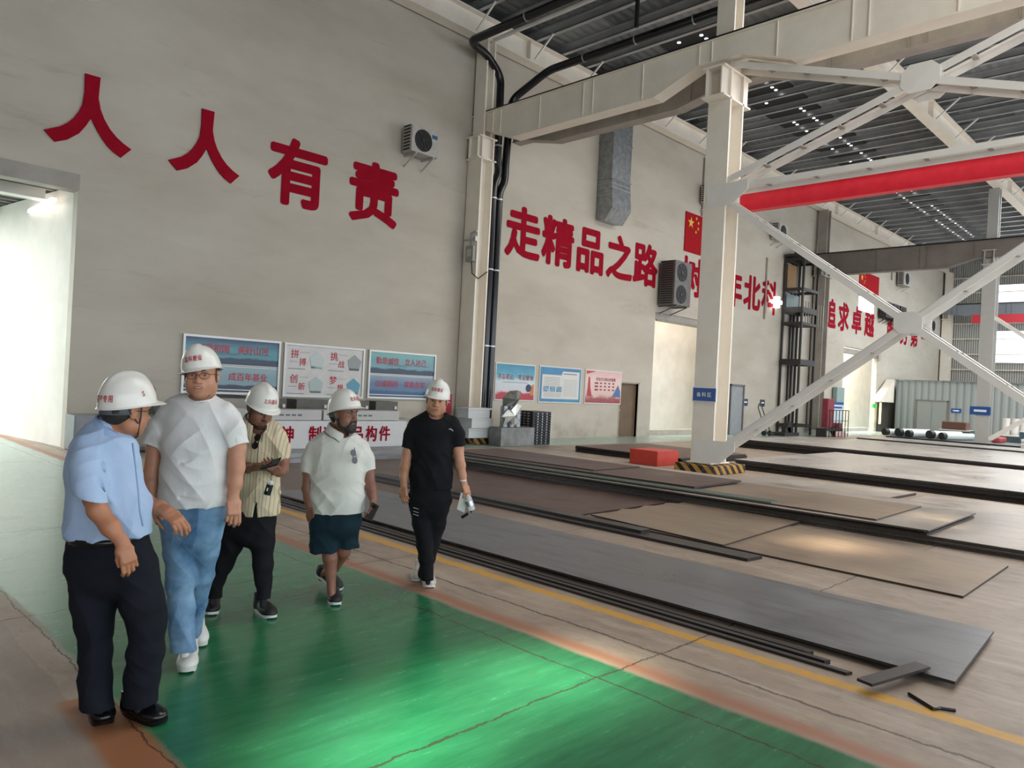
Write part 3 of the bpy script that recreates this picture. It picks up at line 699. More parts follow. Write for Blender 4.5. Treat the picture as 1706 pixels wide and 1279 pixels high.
where = {'有': 'third big red character from the left, before the wall fan unit', '责': 'fourth big red character, just left of and below the wall fan unit', '走': 'red character directly right of the black drain pipes', '精': 'dense red character, second right of the black pipes', '品': 'red character of three boxes, under the duct mouth', '之': 'red zigzag character right of the duct mouth', '路': 'red character immediately left of the double fan unit', '树': 'red character under the flag panel, cut by the large column', '百': 'red character mostly hidden behind the large column', '年': 'red character just right of the large column', '北': 'red character second right of the large column', '科': 'red character beside the glowing lamp, left of the hoist', '追': 'small red character right of the goods hoist', '求': 'small red character, second right of the goods hoist', '卓': 'small red character under the left end of the lit panel', '越': 'small red character just left of the brace crossing', '服': 'small red character hidden behind the brace crossing', '务': 'small red character just right of the brace crossing', '第': 'small red character third from the far wall corner', '一': 'single red stroke nearest the far corner of the wall'}
load_glyphs(''.join(s[0] for s in slog), 0.0)
for ch, x in slog:
    b = MB(); wm = 0.98 if x < 40 else 0.95
    write(b, ch, (x, WY - 0.012, 6.72), (1, 0, 0), (0, 0, 1), 1.70, 0.034, wmul=wm)
    b.build('wall_character', M_RED, label=where[ch], cat='lettering', group='red slogan characters on the wall')
M_YEL = mat('flag_yellow', 'e0b23a', 0.5)
def star(b, cx, cz, r_, rot, y, mi):
    pts = []
    for k in range(10):
        a = rot + math.pi * k / 5; q = r_ if k % 2 == 0 else r_ * 0.4; pts.append((cx + q * math.sin(a), y, cz + q * math.cos(a)))
    b.prism(pts, (0, -0.01, 0), mi)
def flag(x0, z0, wd, ht, label):
    r = empty('flag_panel', (x0, WY, z0), label, 'flag'); b = MB(); b.box((x0, WY - 0.04, z0), (x0 + wd, WY - 0.005, z0 + ht)); b.build('red_field', mat('flag_red', 'a0121c', 0.7, spec=0.1), r)
    b = MB(); u = ht / 20.0
    star(b, x0 + 5 * u * 1.0, z0 + 15 * u, 3 * u, 0, WY - 0.042, 0)
    for (sx, sz, ro) in ((10, 18, .4), (12, 16, .1), (12, 13, -.2), (10, 11, .6)): star(b, x0 + sx * u, z0 + sz * u, u, ro, WY - 0.042, 0)
    b.build('stars', M_YEL, r); return r
flag(26.95, 7.72, 2.35, 1.65, 'red flag panel with yellow stars on the wall above 树')
flag(float(onY(1431, 466)[0]), 8.25, 3.3, 1.5, 'small faded red flag panel on the far wall above the second slogan')
# ================================================================= AIR CONDITIONER UNITS
M_ACG = mat('ac_casing', 'a7a49d', 0.5, c2='b7b4ad'); M_GRILL = mat('fan_grille_dark', '1c1b1d', 0.5)
def ac(x, z, label, wd=0.95, ht=0.72, dp=0.42, fans=1, m=None, group='wall mounted fan units'):
    m = m or M_ACG; y1 = WY - 0.12; y0 = y1 - dp
    r = empty('air_conditioner_unit', (x, WY, z), label, 'air conditioner', group)
    b = MB(); b.box((x - wd / 2, y0, z), (x + wd / 2, y1, z + ht)); b.build('casing', m, r, bevel=0.02)
    for k in range(fans):
        fz = z + ht / fans * (k + 0.5); fr = min(wd * 0.36, ht / fans * 0.42); fx = x - wd * 0.08
        b = MB(); b.cyl((fx, y0 - 0.006, fz), (fx, y0 - 0.001, fz), fr, 28); b.build('fan_opening', M_GRILL, r)
        b = MB()
        for q in range(1, 4):
            rr = fr * q / 3.2; pts = [(fx + rr * math.cos(a), y0 - 0.012, fz + rr * math.sin(a)) for a in np.linspace(0, 2 * math.pi, 25)]; b.tube(pts, 0.005, 5, caps=False)
        for q in range(8): a = q * math.pi / 4; b.bar((fx, y0 - 0.012, fz), (fx + fr * math.cos(a), y0 - 0.012, fz + fr * math.sin(a)), 0.008, 0.008)
        b.cyl((fx, y0 - 0.02, fz), (fx, y0 - 0.005, fz), fr * 0.2, 12); b.build('grille', mat('grille_wire', '3c3c40', 0.4, 0.4), r)
    b = MB()
    for k in range(int(ht / 0.09)): b.box((x - wd / 2 - 0.006, y0 + 0.08, z + 0.05 + k * 0.09), (x - wd / 2 - 0.001, y1 - 0.05, z + 0.1 + k * 0.09))
    b.build('side_louvre', M_GRILL, r)
    for s in (-1, 1):
        b = MB(); px_ = x + s * wd * 0.32; b.bar((px_, y0, z - 0.03), (px_, WY, z - 0.03), 0.04, 0.05); b.bar((px_, y0 + 0.05, z - 0.05), (px_, WY - 0.02, z - 0.32), 0.035, 0.035); b.build('wall_bracket', m, r)
    return r
r = ac(12.78, 8.0, 'grey outdoor fan unit on the wall between 责 and the column')
b = MB(); b.box((13.0, WY - 0.555, 8.5), (13.18, WY - 0.545, 8.6)); b.build('badge', mat('badge_blue', '2e5f7f', 0.4), r, label='small blue badge')
ac(28.4, 9.9, 'fan unit high on the wall just left of the large column', wd=1.0)
ac(35.0, 9.55, 'fan unit on the wall below the red beam right of the column', wd=1.0)
ac(25.75, 5.25, 'tall dark double fan unit on the wall between 路 and 树', wd=1.2, ht=1.75, dp=0.7, fans=2, m=mat('dark_ac_casing', '5b5957', 0.5, c2='6a6866'))
ac(float(onY(1498, 466)[0]), 9.7, 'small fan unit high on the far wall below the dark girder', wd=1.4, ht=0.9)
ac(float(onY(1543, 536)[0]), 7.15, 'fan unit at the far end of the wall above the last slogan', wd=1.3, ht=0.9)
xx = float(onY(1480, 515)[0])
for k, w_ in enumerate(('left', 'middle', 'right')): ac(xx - 1.4 + 1.35 * k, 7.25, '%s of three dark fan units in a row above the brace crossing' % w_, wd=1.15, ht=1.0, m=M_DARKSTEEL)
b = MB(); p = onY(1430, 492); q = onY(1456, 516); b.box((p[0], WY - 0.06, 7.35), (q[0] - 0.2, WY - 0.02, 8.2)); b.build('light_panel', mat('bright_panel', 'f2f6fa', 0.3, emit='eef6ff', estr=0.7), label='bright white rectangular lit panel under the far flag', cat='light panel')
b = MB(); b.box((35.0, WY - 0.3, 6.45), (35.7, WY - 0.05, 6.62)); b.box((35.25, WY - 0.3, 6.25), (35.45, WY - 0.05, 6.8)); b.build('wall_lamp', mat('lamp_glow', 'ffffff', 0.3, emit='ffffff', estr=3.0), label='small glowing wall lamp beside 科', cat='lamp')
# ================================================================= DOORS
b = MB(); b.box((d1[0], WY + 0.12, 0), (d1[1], WY + 0.17, 2.05)); do = b.build('door_1', mat('brown_door', '5f4c38', 0.5, c2='6d583f', scale=2), kind='structure')
b = MB(); b.cyl((23.15, WY + 0.12, 1.02), (23.15, WY + 0.05, 1.02), 0.025, 10); b.build('door_handle', M_ALU, do)
b = MB(); b.box((d1[0] - 0.06, WY - 0.01, 0), (d1[0], WY + 0.1, 2.1)); b.box((d1[1], WY - 0.01, 0), (d1[1] + 0.06, WY + 0.1, 2.1)); b.box((d1[0] - 0.06, WY - 0.01, 2.05), (d1[1] + 0.06, WY + 0.1, 2.11)); b.build('door_frame', mat('door_frame_paint', 'a69c90', 0.5), do)
b = MB(); b.box((31.5, WY - 0.03, 0.02), (32.65, WY - 0.005, 2.25)); do = b.build('door_2', mat('grey_door', '8f9396', 0.4, c2='999da0'), kind='structure')
b = MB(); b.box((31.42, WY - 0.08, 0), (31.5, WY, 2.32)); b.box((32.65, WY - 0.08, 0), (32.73, WY, 2.32)); b.box((31.42, WY - 0.08, 2.25), (32.73, WY, 2.33)); b.build('door_frame', mat('dark_frame', '6a6a6c', 0.4), do)
# ================================================================= BOARDS AND POSTERS
M_FRAME = mat('board_frame', 'c9c9c6', 0.35, 0.3)
def sky_panel(name, top, mid, low, z0, z1):
    m = bpy.data.materials.new(name); m.use_nodes = True; t = NT(m); g = t.geo(); sp = t.sep(g)
    v = t.math('DIVIDE', t.math('SUBTRACT', sp[2], z0), z1 - z0); n = t.noise(t.mapping(g, (1, 1, 3)), 2.0, 5)
    v2 = t.math('ADD', v, t.math('MULTIPLY', t.math('SUBTRACT', n, 0.5), 0.28))
    t.link(t.ramp(v2, [(0.0, lin(low)), (0.24, lin(low)), (0.3, lin(mid)), (0.6, lin(mid)), (1.0, lin(top))]), t.b.inputs['Base Color']); t.b.inputs['Roughness'].default_value = 0.3
    return m
M_LRED = mat('board_red_text', 'b4273a', 0.4); M_GTXT = mat('small_grey_text', '6c6c70', 0.5); M_PRW = mat('board_white', 'c6c4c2', 0.35, c2='cfcdcb')
def framed(x0, x1, z0, z1, label):
    r = empty('framed_board', (x0, WY, z0), label, 'board', 'boards above the long table'); b = MB(); y0 = WY - 0.07
    b.box((x0, y0, z0), (x0 + 0.05, WY, z1)); b.box((x1 - 0.05, y0, z0), (x1, WY, z1)); b.box((x0 + 0.05, y0, z0), (x1 - 0.05, WY, z0 + 0.05)); b.box((x0 + 0.05, y0, z1 - 0.05), (x1 - 0.05, WY, z1)); b.build('frame', M_FRAME, r); return r
load_glyphs('热爱祖国美好山河建北科成百年基业拼搏挑战创新梦想勤恳诚信立人达己以诚相待求真务实不忘初心牢记使命社会主义核心价值观', 0.014)
yb = WY - 0.045
def two_strip(x0, x1, z0, z1, label, cols, texts, tx):
    r = framed(x0, x1, z0, z1, label); zm = (z0 + z1) / 2
    for k, (a, c) in enumerate(((zm + 0.02, z1 - 0.05), (z0 + 0.06, zm - 0.03))):
        b = MB(); b.box((x0 + 0.05, WY - 0.04, a), (x1 - 0.05, WY - 0.01, c)); b.build('picture', sky_panel('landscape_print_%d' % len(bpy.data.materials), *cols[k], a, c), r)
        b = MB(); write(b, texts[k], ((x0 + x1) / 2 + tx, yb, a + (c - a) * 0.62), (1, 0, 0), (0, 0, 1), 0.2, 0.014, pitch=0.97); b.build('red_lettering', M_LRED, r)
    b = MB(); b.box((x0 + 0.05, WY - 0.045, zm - 0.025), (x1 - 0.05, WY - 0.02, zm - 0.005)); b.box((x0 + 0.05, WY - 0.045, zm + 0.015), (x1 - 0.05, WY - 0.02, zm + 0.03)); b.box((x0 + 0.05, WY - 0.045, z0 + 0.1), (x1 - 0.05, WY - 0.02, z0 + 0.12)); b.build('divider', M_FRAME, r)
    b = MB(); 
    for q in range(2): b.box((x0 + 0.6, yb, z1 - 0.38 - q * 0.035), (x0 + (2.1 if q == 0 else 1.3), yb + 0.003, z1 - 0.372 - q * 0.035))
    b.build('small_text_lines', mat('dark_print', '27404c', 0.4), r); return r
two_strip(6.67, 9.03, 1.2, 2.53, 'wide framed blue landscape board, leftmost on the wall, behind the helmets', (('0f3c66', '4f8c9c', '0f3450'), ('8ba9b2', '7d9ca6', '0f2c46')), ('热爱祖国 美好山河', '建北科 成百年基业'), 0.0)
two_strip(11.62, 13.95, 1.2, 2.52, 'framed blue-green landscape board, rightmost of the three, with 勤恳诚信', (('6fb0a8', '6b9aa6', '10304a'), ('8797ab', '4a6f92', '22507a')), ('勤恳诚信 立人达己', '以诚相待 求真务实'), -0.05)
x0, x1, z0, z1 = 9.13, 11.48, 1.18, 2.52
r = framed(x0, x1, z0, z1, 'framed white board with four small pictures, middle of the three')
b = MB(); b.box((x0 + 0.05, WY - 0.04, z0 + 0.05), (x1 - 0.05, WY - 0.01, z1 - 0.05)); b.build('white_sheet', M_PRW, r)
for k, (t2, cc) in enumerate((('拼搏', ('b9c6c4', '3b6a68')), ('挑战', ('8c9292', '4a4e50')), ('创新', ('a8bab8', '3e4a48')), ('梦想', ('4f93ad', '5d5f60')))):
    cxk = x0 + 0.1 + (k % 2) * 1.12; czk = z1 - 0.12 - (k // 2) * 0.62
    b = MB(); write(b, t2[0], (cxk + 0.2, yb, czk - 0.14), (1, 0, 0), (0, 0, 1), 0.23, 0.014); write(b, t2[1], (cxk + 0.42, yb, czk - 0.33), (1, 0, 0), (0, 0, 1), 0.2, 0.014); b.build('red_lettering', M_LRED, r)
    b = MB(); b.box((cxk + 0.05, yb, czk - 0.34), (cxk + 0.28, yb + .003, czk - 0.33)); b.box((cxk + 0.34, yb, czk - 0.1), (cxk + 0.6, yb + .003, czk - 0.092)); b.box((cxk + 0.02, yb, czk - 0.52), (cxk + 0.5, yb + .003, czk - 0.505)); b.build('small_text_lines', M_GTXT, r)
    b = MB(); b.prism([(cxk + 0.82 + 0.2 * a_, yb, czk - 0.27 + 0.21 * c_) for a_, c_ in ((-0.75, -1), (0.75, -1), (1.05, 0.25), (0, 1), (-1.05, 0.25))], (0, -0.004, 0)); b.build('picture', sky_panel('photo_print_%d' % k, cc[0], cc[0], cc[1], czk - 0.6, czk), r)
# posters
def poster_mat(kind, z0, z1, x0, x1):
    m = bpy.data.materials.new('poster_print_' + kind); m.use_nodes = True; t = NT(m); g = t.geo(); sp = t.sep(g)
    v = t.math('DIVIDE', t.math('SUBTRACT', sp[2], z0), z1 - z0); n = t.noise(t.mapping(g, (1, 1, 2)), 3.0, 5); v2 = t.math('ADD', v, t.math('MULTIPLY', t.math('SUBTRACT', n, 0.5), 0.3))
    st = {'sky': [(0.0, lin('a31228')), (0.2, lin('b02035')), (0.26, lin('c9c6ca')), (0.5, lin('c3cfd4')), (0.7, lin('4f9cb5')), (1.0, lin('2b7f9f'))],
          'pink': [(0.0, lin('8e2530')), (0.16, lin('9b4a48')), (0.26, lin('d5b5b0')), (0.7, lin('dfc4bd')), (1.0, lin('d8a9a4'))]}[kind]
    t.link(t.ramp(v2, st), t.b.inputs['Base Color']); t.b.inputs['Roughness'].default_value = 0.35; return m
def poster(x0, x1, label, m, z0=1.25, z1=2.46):
    r = empty('wall_poster', (x0, WY, z0), label, 'poster', 'posters right of the black pipes'); b = MB(); b.box((x0, WY - 0.03, z0), (x1, WY, z1)); b.build('white_backing', M_WHITE, r)
    b = MB(); b.box((x0 + 0.04, WY - 0.036, z0 + 0.04), (x1 - 0.04, WY - 0.03, z1 - 0.04)); b.build('print', m, r); return r
yp = WY - 0.041; M_DRED = mat('poster_dark_red', '8d1c2b', 0.4); M_DB = mat('poster_dark_blue', '22284f', 0.4)
r = poster(16.42, 18.26, 'blue-sky and red poster beside the black pipes reading 不忘初心 牢记使命', poster_mat('sky', 1.25, 2.46, 0, 0))
b = MB(); write(b, '不忘初心 牢记使命', (17.34, yp, 2.02), (1, 0, 0), (0, 0, 1), 0.19, 0.014, wmul=0.9, pitch=0.98); b.build('title_lettering', M_DRED, r)
b = MB(); b.box((16.75, yp, 1.84), (17.9, yp + .003, 1.855)); b.build('small_text_lines', M_GTXT, r)
b = MB(); b.cyl((17.95, yp, 1.68), (17.95, yp - 0.004, 1.68), 0.13, 14); b.build('dark_motif', M_DB, r)
b = MB(); b.prism([(18.0, yp - .005, 1.45), (18.2, yp - .005, 1.45), (18.2, yp - .005, 1.82), (18.1, yp - .005, 1.78), (18.06, yp - .005, 1.6)], (0, -.003, 0)); b.build('orange_motif', mat('poster_orange', 'c8743a', 0.4), r)
r = poster(18.47, 20.68, 'white notice poster with a blue border, middle of the three posters', mat('poster_blue', '2c6ea3', 0.35, c2='3a86ad', scale=1), 1.22, 2.47)
b = MB(); b.box((18.6, yp, 1.36), (20.55, yp + .004, 2.18)); b.prism([(19.55, yp + .001, 2.1), (20.55, yp + .001, 2.1), (20.55, yp + .001, 2.32), (19.65, yp + .001, 2.32)], (0, -.003, 0)); b.build('white_sheet', M_WHITE, r)
b = MB()
for k in range(6): b.box((18.7, yp - .004, 2.08 - 0.05 * k), (19.5, yp - .001, 2.09 - 0.05 * k))
for k in range(10): b.box((19.7, yp - .004, 2.02 - 0.06 * k), (20.45, yp - .001, 2.027 - 0.06 * k))
for k in range(4): b.box((18.7, yp - .004, 1.55 - 0.04 * k), (19.6, yp - .001, 1.558 - 0.04 * k))
b.box((19.68, yp - .004, 2.22), (20.4, yp - .001, 2.25)); b.build('small_text_lines', M_GTXT, r)
for k in range(3): b = MB(); b.box((18.68 + 0.33 * k, yp - .006, 1.6), (18.96 + 0.33 * k, yp - .001, 1.79)); b.build('picture', mat('poster_photo', '3f6f8f', 0.4, c2='9ab4c4', scale=12), r)
r = poster(20.9, 23.08, 'pink poster with red motifs beside the brown door', poster_mat('pink', 1.23, 2.46, 0, 0), 1.23, 2.47)
b = MB(); write(b, '社会主义核心价值观', (22.1, yp, 2.14), (1, 0, 0), (0, 0, 1), 0.13, 0.014); 
for k in range(3):
    for q in range(4): b.box((21.75 + q * 0.25, yp, 1.97 - 0.12 * k), (21.87 + q * 0.25, yp + .003, 2.02 - 0.12 * k))
    b.box((21.45, yp, 1.96 - 0.12 * k), (21.65, yp + .003, 2.02 - 0.12 * k))
b.build('red_lettering', M_DRED, r)
b = MB(); b.prism([(21.0, yp, 1.5), (21.3, yp, 1.5), (21.2, yp, 1.8), (21.16, yp, 2.2), (21.08, yp, 2.2), (21.05, yp, 1.8)], (0, -.003, 0)); b.prism([(20.96, yp, 2.3), (21.5, yp, 2.42), (20.96, yp, 2.42)], (0, -.003, 0)); b.build('red_motif', mat('poster_red', 'b5303a', 0.4), r)
b = MB(); b.prism([(22.5, yp, 1.5), (23.02, yp, 1.5), (23.0, yp, 1.72), (22.85, yp, 1.95), (22.7, yp, 1.75)], (0, -.003, 0)); b.build('blue_motif', mat('poster_blue_motif', '4b6a9c', 0.4), r)
# blue area sign on the large column
M_SIGNB = mat('sign_blue', '1f4f96', 0.4); M_SIGNW = mat('sign_white', 'e6ecf2', 0.4)
r = empty('area_sign', (15.0, 8.75, 1.55), 'blue rectangular sign with white border on the large column', 'sign')
b = MB(); b.box((14.98, 8.42, 1.6), (15.02, 9.02, 1.93)); b.build('sign_plate', M_SIGNW, r); b = MB(); b.box((14.972, 8.44, 1.62), (14.98, 9.0, 1.91)); b.build('blue_face', M_SIGNB, r)
b = MB(); write(b, '备料区', (14.966, 8.72, 1.765), (0, -1, 0), (0, 0, 1), 0.11, 0.014, pitch=1.2); b.build('white_lettering', M_SIGNW, r)
# ================================================================= STEEL PLATES ON THE FLOOR
def plate_mat(name, a, b_, r0=0.42, dirt='5b4a42', rust='9a7a5c'):
    m = bpy.data.materials.new(name); m.use_nodes = True; t = NT(m); g = t.geo()
    n = t.noise(g, 0.9, 7, 0.65); c = t.mix(t.ramp(n, [(0.3, 0.0), (0.7, 1.0)]), lin(a), lin(b_))
    c = t.mix(t.ramp(t.noise(t.mapping(g, (4, 0.6, 1), rot=(0, 0, 0.3)), 1.8, 7, 0.75), [(0.5, 0.0), (0.72, 0.6)]), c, lin(dirt))
    c = t.mix(t.ramp(t.noise(g, 2.2, 9, 0.8, 0.5), [(0.56, 0.0), (0.72, 0.5)]), c, lin(rust))
    sp = t.sep(t.node('ShaderNodeNewGeometry').outputs['Normal']); side = t.math('LESS_THAN', sp[2], 0.5)
    c = t.mix(t.math('MULTIPLY', side, 0.9), c, lin('2a2624'))   # side faces darker than the top
    t.link(c, t.b.inputs['Base Color']); t.b.inputs['Metallic'].default_value = 0.25
    t.link(t.ramp(n, [(0.3, r0 - 0.08), (0.7, r0 + 0.15)]), t.b.inputs['Roughness']); t.bump(n, 0.1, 0.01); return m
P_GREY = plate_mat('grey_mill_plate', '5e5f63', '85878a', 0.34, '3d3d42', '8f949a')
P_BROWN = plate_mat('brown_mill_plate', '8a7869', 'a8957f', 0.42, '6a5a52', 'b59a80')
P_RED = plate_mat('reddish_mill_plate', '5c4744', '75605a', 0.45, '443534', '8a7268')
P_TAN = plate_mat('tan_mill_plate', 'a1978e', 'c4bab0', 0.36, '776c65', 'cdbfb0')
P_PALE = plate_mat('pale_glare_plate', 'aaa5a0', 'cbc5be', 0.32, '8a827c', 'd4cbc0')  # for the far stacks: reflected glare put into a paler colour
P_DARK = plate_mat('dark_mill_plate', '3a3838', '4f4c4b', 0.4, '2b2928', '6a625d')
def plate(poly, z0, z1, m, label, group=None, name='steel_plate'):
    b = MB(); b.prism([(p[0], p[1], z0) for p in poly], (0, 0, z1 - z0)); return b.build(name, m, label=label, cat='steel plate', group=group)
def rect(x0, x1, y0, y1, sk=0.0): return [(x0, y0), (x1, y0 + 0.03), (x1 + sk, y1), (x0 + sk, y1)]
plate([(5.3, 1.24), (6.77, 1.34), (6.72, 9.9), (5.24, 9.9)], 0.035, 0.055, P_GREY, 'long grey steel plate nearest the yellow line, its bright corner at the lower right')
b = MB()
for y in (1.5, 3.5, 5.5, 7.5, 9.4): b.box((5.4, y, 0), (6.65, y + 0.08, 0.035))
b.build('timber_packers', P_DARK, label='dark packers under the long grey plate by the yellow line', cat='packer')
for i, (x, yn, z) in enumerate(((4.985, 1.78, 0.02), (5.06, 1.95, 0.03), (5.15, 2.1, 0.025))):
    plate([(x, yn), (x + 0.05, yn - 0.02), (x + 0.03, 9.5), (x - 0.02, 9.5)], 0, z, P_DARK, ('thin black steel strip nearest the yellow line', 'thin black steel strip, middle one beside the yellow line', 'thin black steel strip touching the grey plate edge')[i], name='steel_strip')
q0 = onZ(1440, 1141, 0.05); q1 = onZ(1537, 1112, 0.06); b = MB(); b.bar((q0[0], q0[1], 0.066), (q1[0], q1[1], 0.075), 0.1, 0.018, (0, 0, 1)); b.build('steel_offcut', P_DARK, label='short dark steel offcut lying across the corner of the grey plate', cat='offcut')
pp = [onZ(*p, 0.01) for p in ((1514, 1155), (1556, 1181), (1566, 1179), (1592, 1183))]; b = MB(); b.tube(pp, 0.01, 6); b.build('bent_rod', M_BLACK, label='small bent black rod on the concrete near the plate corner', cat='rod')
# second row
plate([(7.9, 1.82), (9.93, 1.86), (10.1, 5.6), (7.95, 5.6)], 0.0, 0.022, P_BROWN, 'large brown plate with its corner pointing at the lower right of the floor')
jag = [(7.89, 4.25), (10.4, 4.45), (10.45, 6.35), (10.2, 6.28), (10.05, 6.42), (9.7, 6.3), (9.5, 6.44), (9.1, 6.3), (8.9, 6.42), (8.5, 6.28), (8.1, 6.36)]
plate(jag, 0.022, 0.044, P_BROWN, 'brown plate with a jagged torch-cut left end, on the large brown plate')
plate(rect(7.95, 10.3, 6.5, 10.8), 0.0, 0.02, P_RED, 'dark reddish plate left of the jagged plate')
plate([(7.5, 3.75), (7.78, 3.72), (7.82, 10.9), (7.45, 10.9)], 0.0, 0.035, P_DARK, 'long narrow dark plate strip in the middle of the floor, lower one')
plate([(7.62, 5.2), (7.82, 5.2), (7.86, 10.9), (7.6, 10.9)], 0.035, 0.07, P_DARK, 'long narrow dark plate strip lying on the other strip')
# main stack
for k in range(5):
    z = 0.0 + 0.024 * k; d = (0, .05, -.03, .04, .0)[k]
    plate([(10.62 + d, -1.5 + d), (14.3, -1.5), (14.1 + d, 2.9), (10.2, 12.2 - d), (9.85 + d, 12.2 - d)] if 0 else [(10.66 + d * .5, -2.0), (14.3, -2.0), (13.9, 12.6 + d), (10.25 + d * .5, 12.6 + d)], z, z + 0.021, P_TAN, 'wide plate in the low base layers of the main plate stack', 'base plates of the main stack')
for k in range(3):
    z = 0.12 + 0.024 * k; d = (0, .04, -.02)[k]
    plate([(10.5 + d, 2.85 + d), (13.0, 2.9 + d), (12.8, 12.5), (10.1 + d, 12.5)], z, z + 0.021, P_TAN if k == 2 else P_DARK, 'middle layer plate of the main stack with a rusty right edge', 'middle plates of the main stack')
plate([(10.6, 3.5), (12.75, 3.56), (12.55, 9.9), (10.4, 9.9)], 0.192, 0.212, P_BROWN, 'brown plate one step higher on the main stack')
plate([(10.55, 4.95), (10.85, 4.95), (10.6, 12.4), (10.15, 12.4)], 0.212, 0.232, mat('primed_steel_green', '5b665e', 0.45), 'thin greenish-grey plate strip along the front of the main stack')
plate([(10.75, 6.35), (12.45, 6.42), (12.3, 12.4), (10.35, 12.4)], 0.232, 0.262, P_RED, 'dark reddish plate topmost on the main stack')
plate([(10.85, 8.5), (12.3, 8.5), (12.2, 12.3), (10.6, 12.3)], 0.262, 0.282, P_RED, 'short reddish plate on top at the left end of the main stack')
# loose plates between the stacks
plate([(14.45, 4.65), (16.1, 4.6), (16.0, 7.6), (14.4, 7.6)], 0.0, 0.05, P_TAN, 'pale tan plate on the floor right of the striped plinth')
plate([(14.5, -2.0), (16.6, -2.0), (16.4, 4.4), (14.5, 4.4)], 0.0, 0.025, P_TAN, 'pale plate running out of the frame between the two stacks')
def stack(x0, x1, y0, y1, n, th, m, label, group, sk=0.0):
    for k in range(n):
        d = 0.04 * ((k * 7) % 3 - 1); plate(rect(x0 + d, x1 + d, y0, y1 + d, sk), k * (th + .003), k * (th + .003) + th, m if k == n - 1 else P_DARK, label if k < n - 1 else label.replace('dark layer of', 'top plate of'), group if k < n - 1 else None)
stack(16.9, 23.2, -3, 8.9, 6, 0.035, P_PALE, 'dark layer of the stack just behind the striped plinth', 'lower plates of the stack behind the plinth')
stack(24.2, 29.5, -2, 12.8, 6, 0.045, P_PALE, 'dark layer of the thick stack right of the big brace foot', 'lower plates of the thick stack by the brace foot')
stack(30.6, 34.5, 0, 12.4, 3, 0.05, P_PALE, 'dark layer of the thin stack in the middle distance', 'lower plates of the thin middle-distance stack')
stack(36.0, 39.0, 1, 12.9, 3, 0.05, P_PALE, 'dark layer of the grey stack before the white rolls', 'lower plates of the grey far stack')
stack(40.8, 44.4, 3, 13.2, 3, 0.05, P_GREY, 'dark layer of the farthest grey stack under the white rolls', 'lower plates of the farthest stack')
stack(16.1, 19.5, 9.9, 13.3, 4, 0.04, P_RED, 'dark layer of the stack behind the red box', 'lower plates of the stack behind the red box')
b = MB(); b.box((15.1, 9.95, 0), (16.02, 10.75, 0.36)); b.build('red_box', mat('red_enamel', 'c23524', 0.45, c2='cd4030'), label='red box on the floor left of the large column', cat='box', bevel=0.01)

# ================================================================= THINGS ALONG THE WALL
M_CAB = mat('cabinet_grey', '73777a', 0.4, 0.3, c2='808487')
r = empty('steel_cabinet', (4.75, 16.6, 0), 'grey steel cabinet standing at the edge of the left opening', 'cabinet'); b = MB(); b.box((4.42, 16.35, 0.02), (5.05, 16.95, 0.72)); b.build('body', M_CAB, r, bevel=0.01)
b = MB(); b.box((4.45, 16.335, 0.05), (5.02, 16.35, 0.37)); b.box((4.45, 16.335, 0.4), (5.02, 16.35, 0.69)); b.build('door_panel', M_CAB, r)
b = MB(); b.box((4.6, 16.3, 0.52), (4.9, 16.335, 0.54)); b.build('handle', M_BLACK, r)
for i, (x0, x1, z1) in enumerate(((5.2, 6.0, 0.75), (6.05, 7.0, 0.95), (7.1, 7.85, 1.2))):
    r = empty('equipment_cabinet', (x0, 16.4, 0), ('low grey equipment cabinet behind the man in blue', 'grey equipment cabinet behind the white T-shirt', 'tall dark cabinet behind the man with the phone')[i], 'cabinet')
    b = MB(); b.box((x0, 16.1, 0.02), (x1, 16.9, z1)); b.build('body', M_CAB if i < 2 else M_DARKSTEEL, r, bevel=0.01); b = MB(); b.box((x0 + 0.05, 16.08, 0.1), (x1 - 0.05, 16.1, z1 - 0.06)); b.build('door_panel', M_GREY, r)
# low grey platform, lettered panel and long boxes
b = MB(); b.box((5.5, 13.35, 0), (11.15, 15.2, 0.08)); b.box((5.4, 13.6, 0.08), (11.0, 15.2, 0.16)); b.build('sheet_platform', mat('grey_sheet', '8b8d8f', 0.4, 0.3, c2='9b9d9f'), label='low grey sheet-metal platform under the lettered white panel', cat='platform')
r = empty('lettered_panel', (8.4, 14.5, 0.16), 'long white panel with red characters 北科精神 制造精品构件 before the wall', 'sign')
b = MB(); b.box((5.6, 14.42, 0.16), (11.07, 15.0, 0.76)); b.build('panel', mat('banner_white', 'cfcfd0', 0.4), r, bevel=0.01)
b = MB(); load_glyphs('北科精神制造精品构件', 0.022)
for ch, px in (('北', 380), ('科', 412), ('精', 446), ('神', 479), ('制', 525), ('造', 549), ('精', 573), ('品', 596), ('构', 619), ('件', 641)): write(b, ch, (float(onY(px, 722, 14.41)[0]), 14.41, 0.47), (1, 0, 0), (0, 0, 1), 0.37, 0.022, wmul=0.88)
b.build('red_lettering', M_RED, r)
M_CART = mat('carton_white', 'bdbdbb', 0.6)
for i, (x0, x1) in enumerate(((7.0, 8.75), (8.8, 10.85))):
    r = empty('long_carton', (x0, 14.6, 0.77), ('long white carton lying on the lettered panel, behind the striped shirt', 'long white carton lying on the lettered panel, behind the man in the polo')[i], 'carton'); b = MB(); b.box((x0, 14.45, 0.77), (x1, 14.9, 0.99)); b.build('carton_body', M_CART, r, bevel=0.008)
    b = MB()
    for q in range(4): b.box((x0 + 0.75 + q * 0.14, 14.445, 0.86), (x0 + 0.85 + q * 0.14, 14.449, 0.9))
    b.build('print_marks', M_GTXT, r)
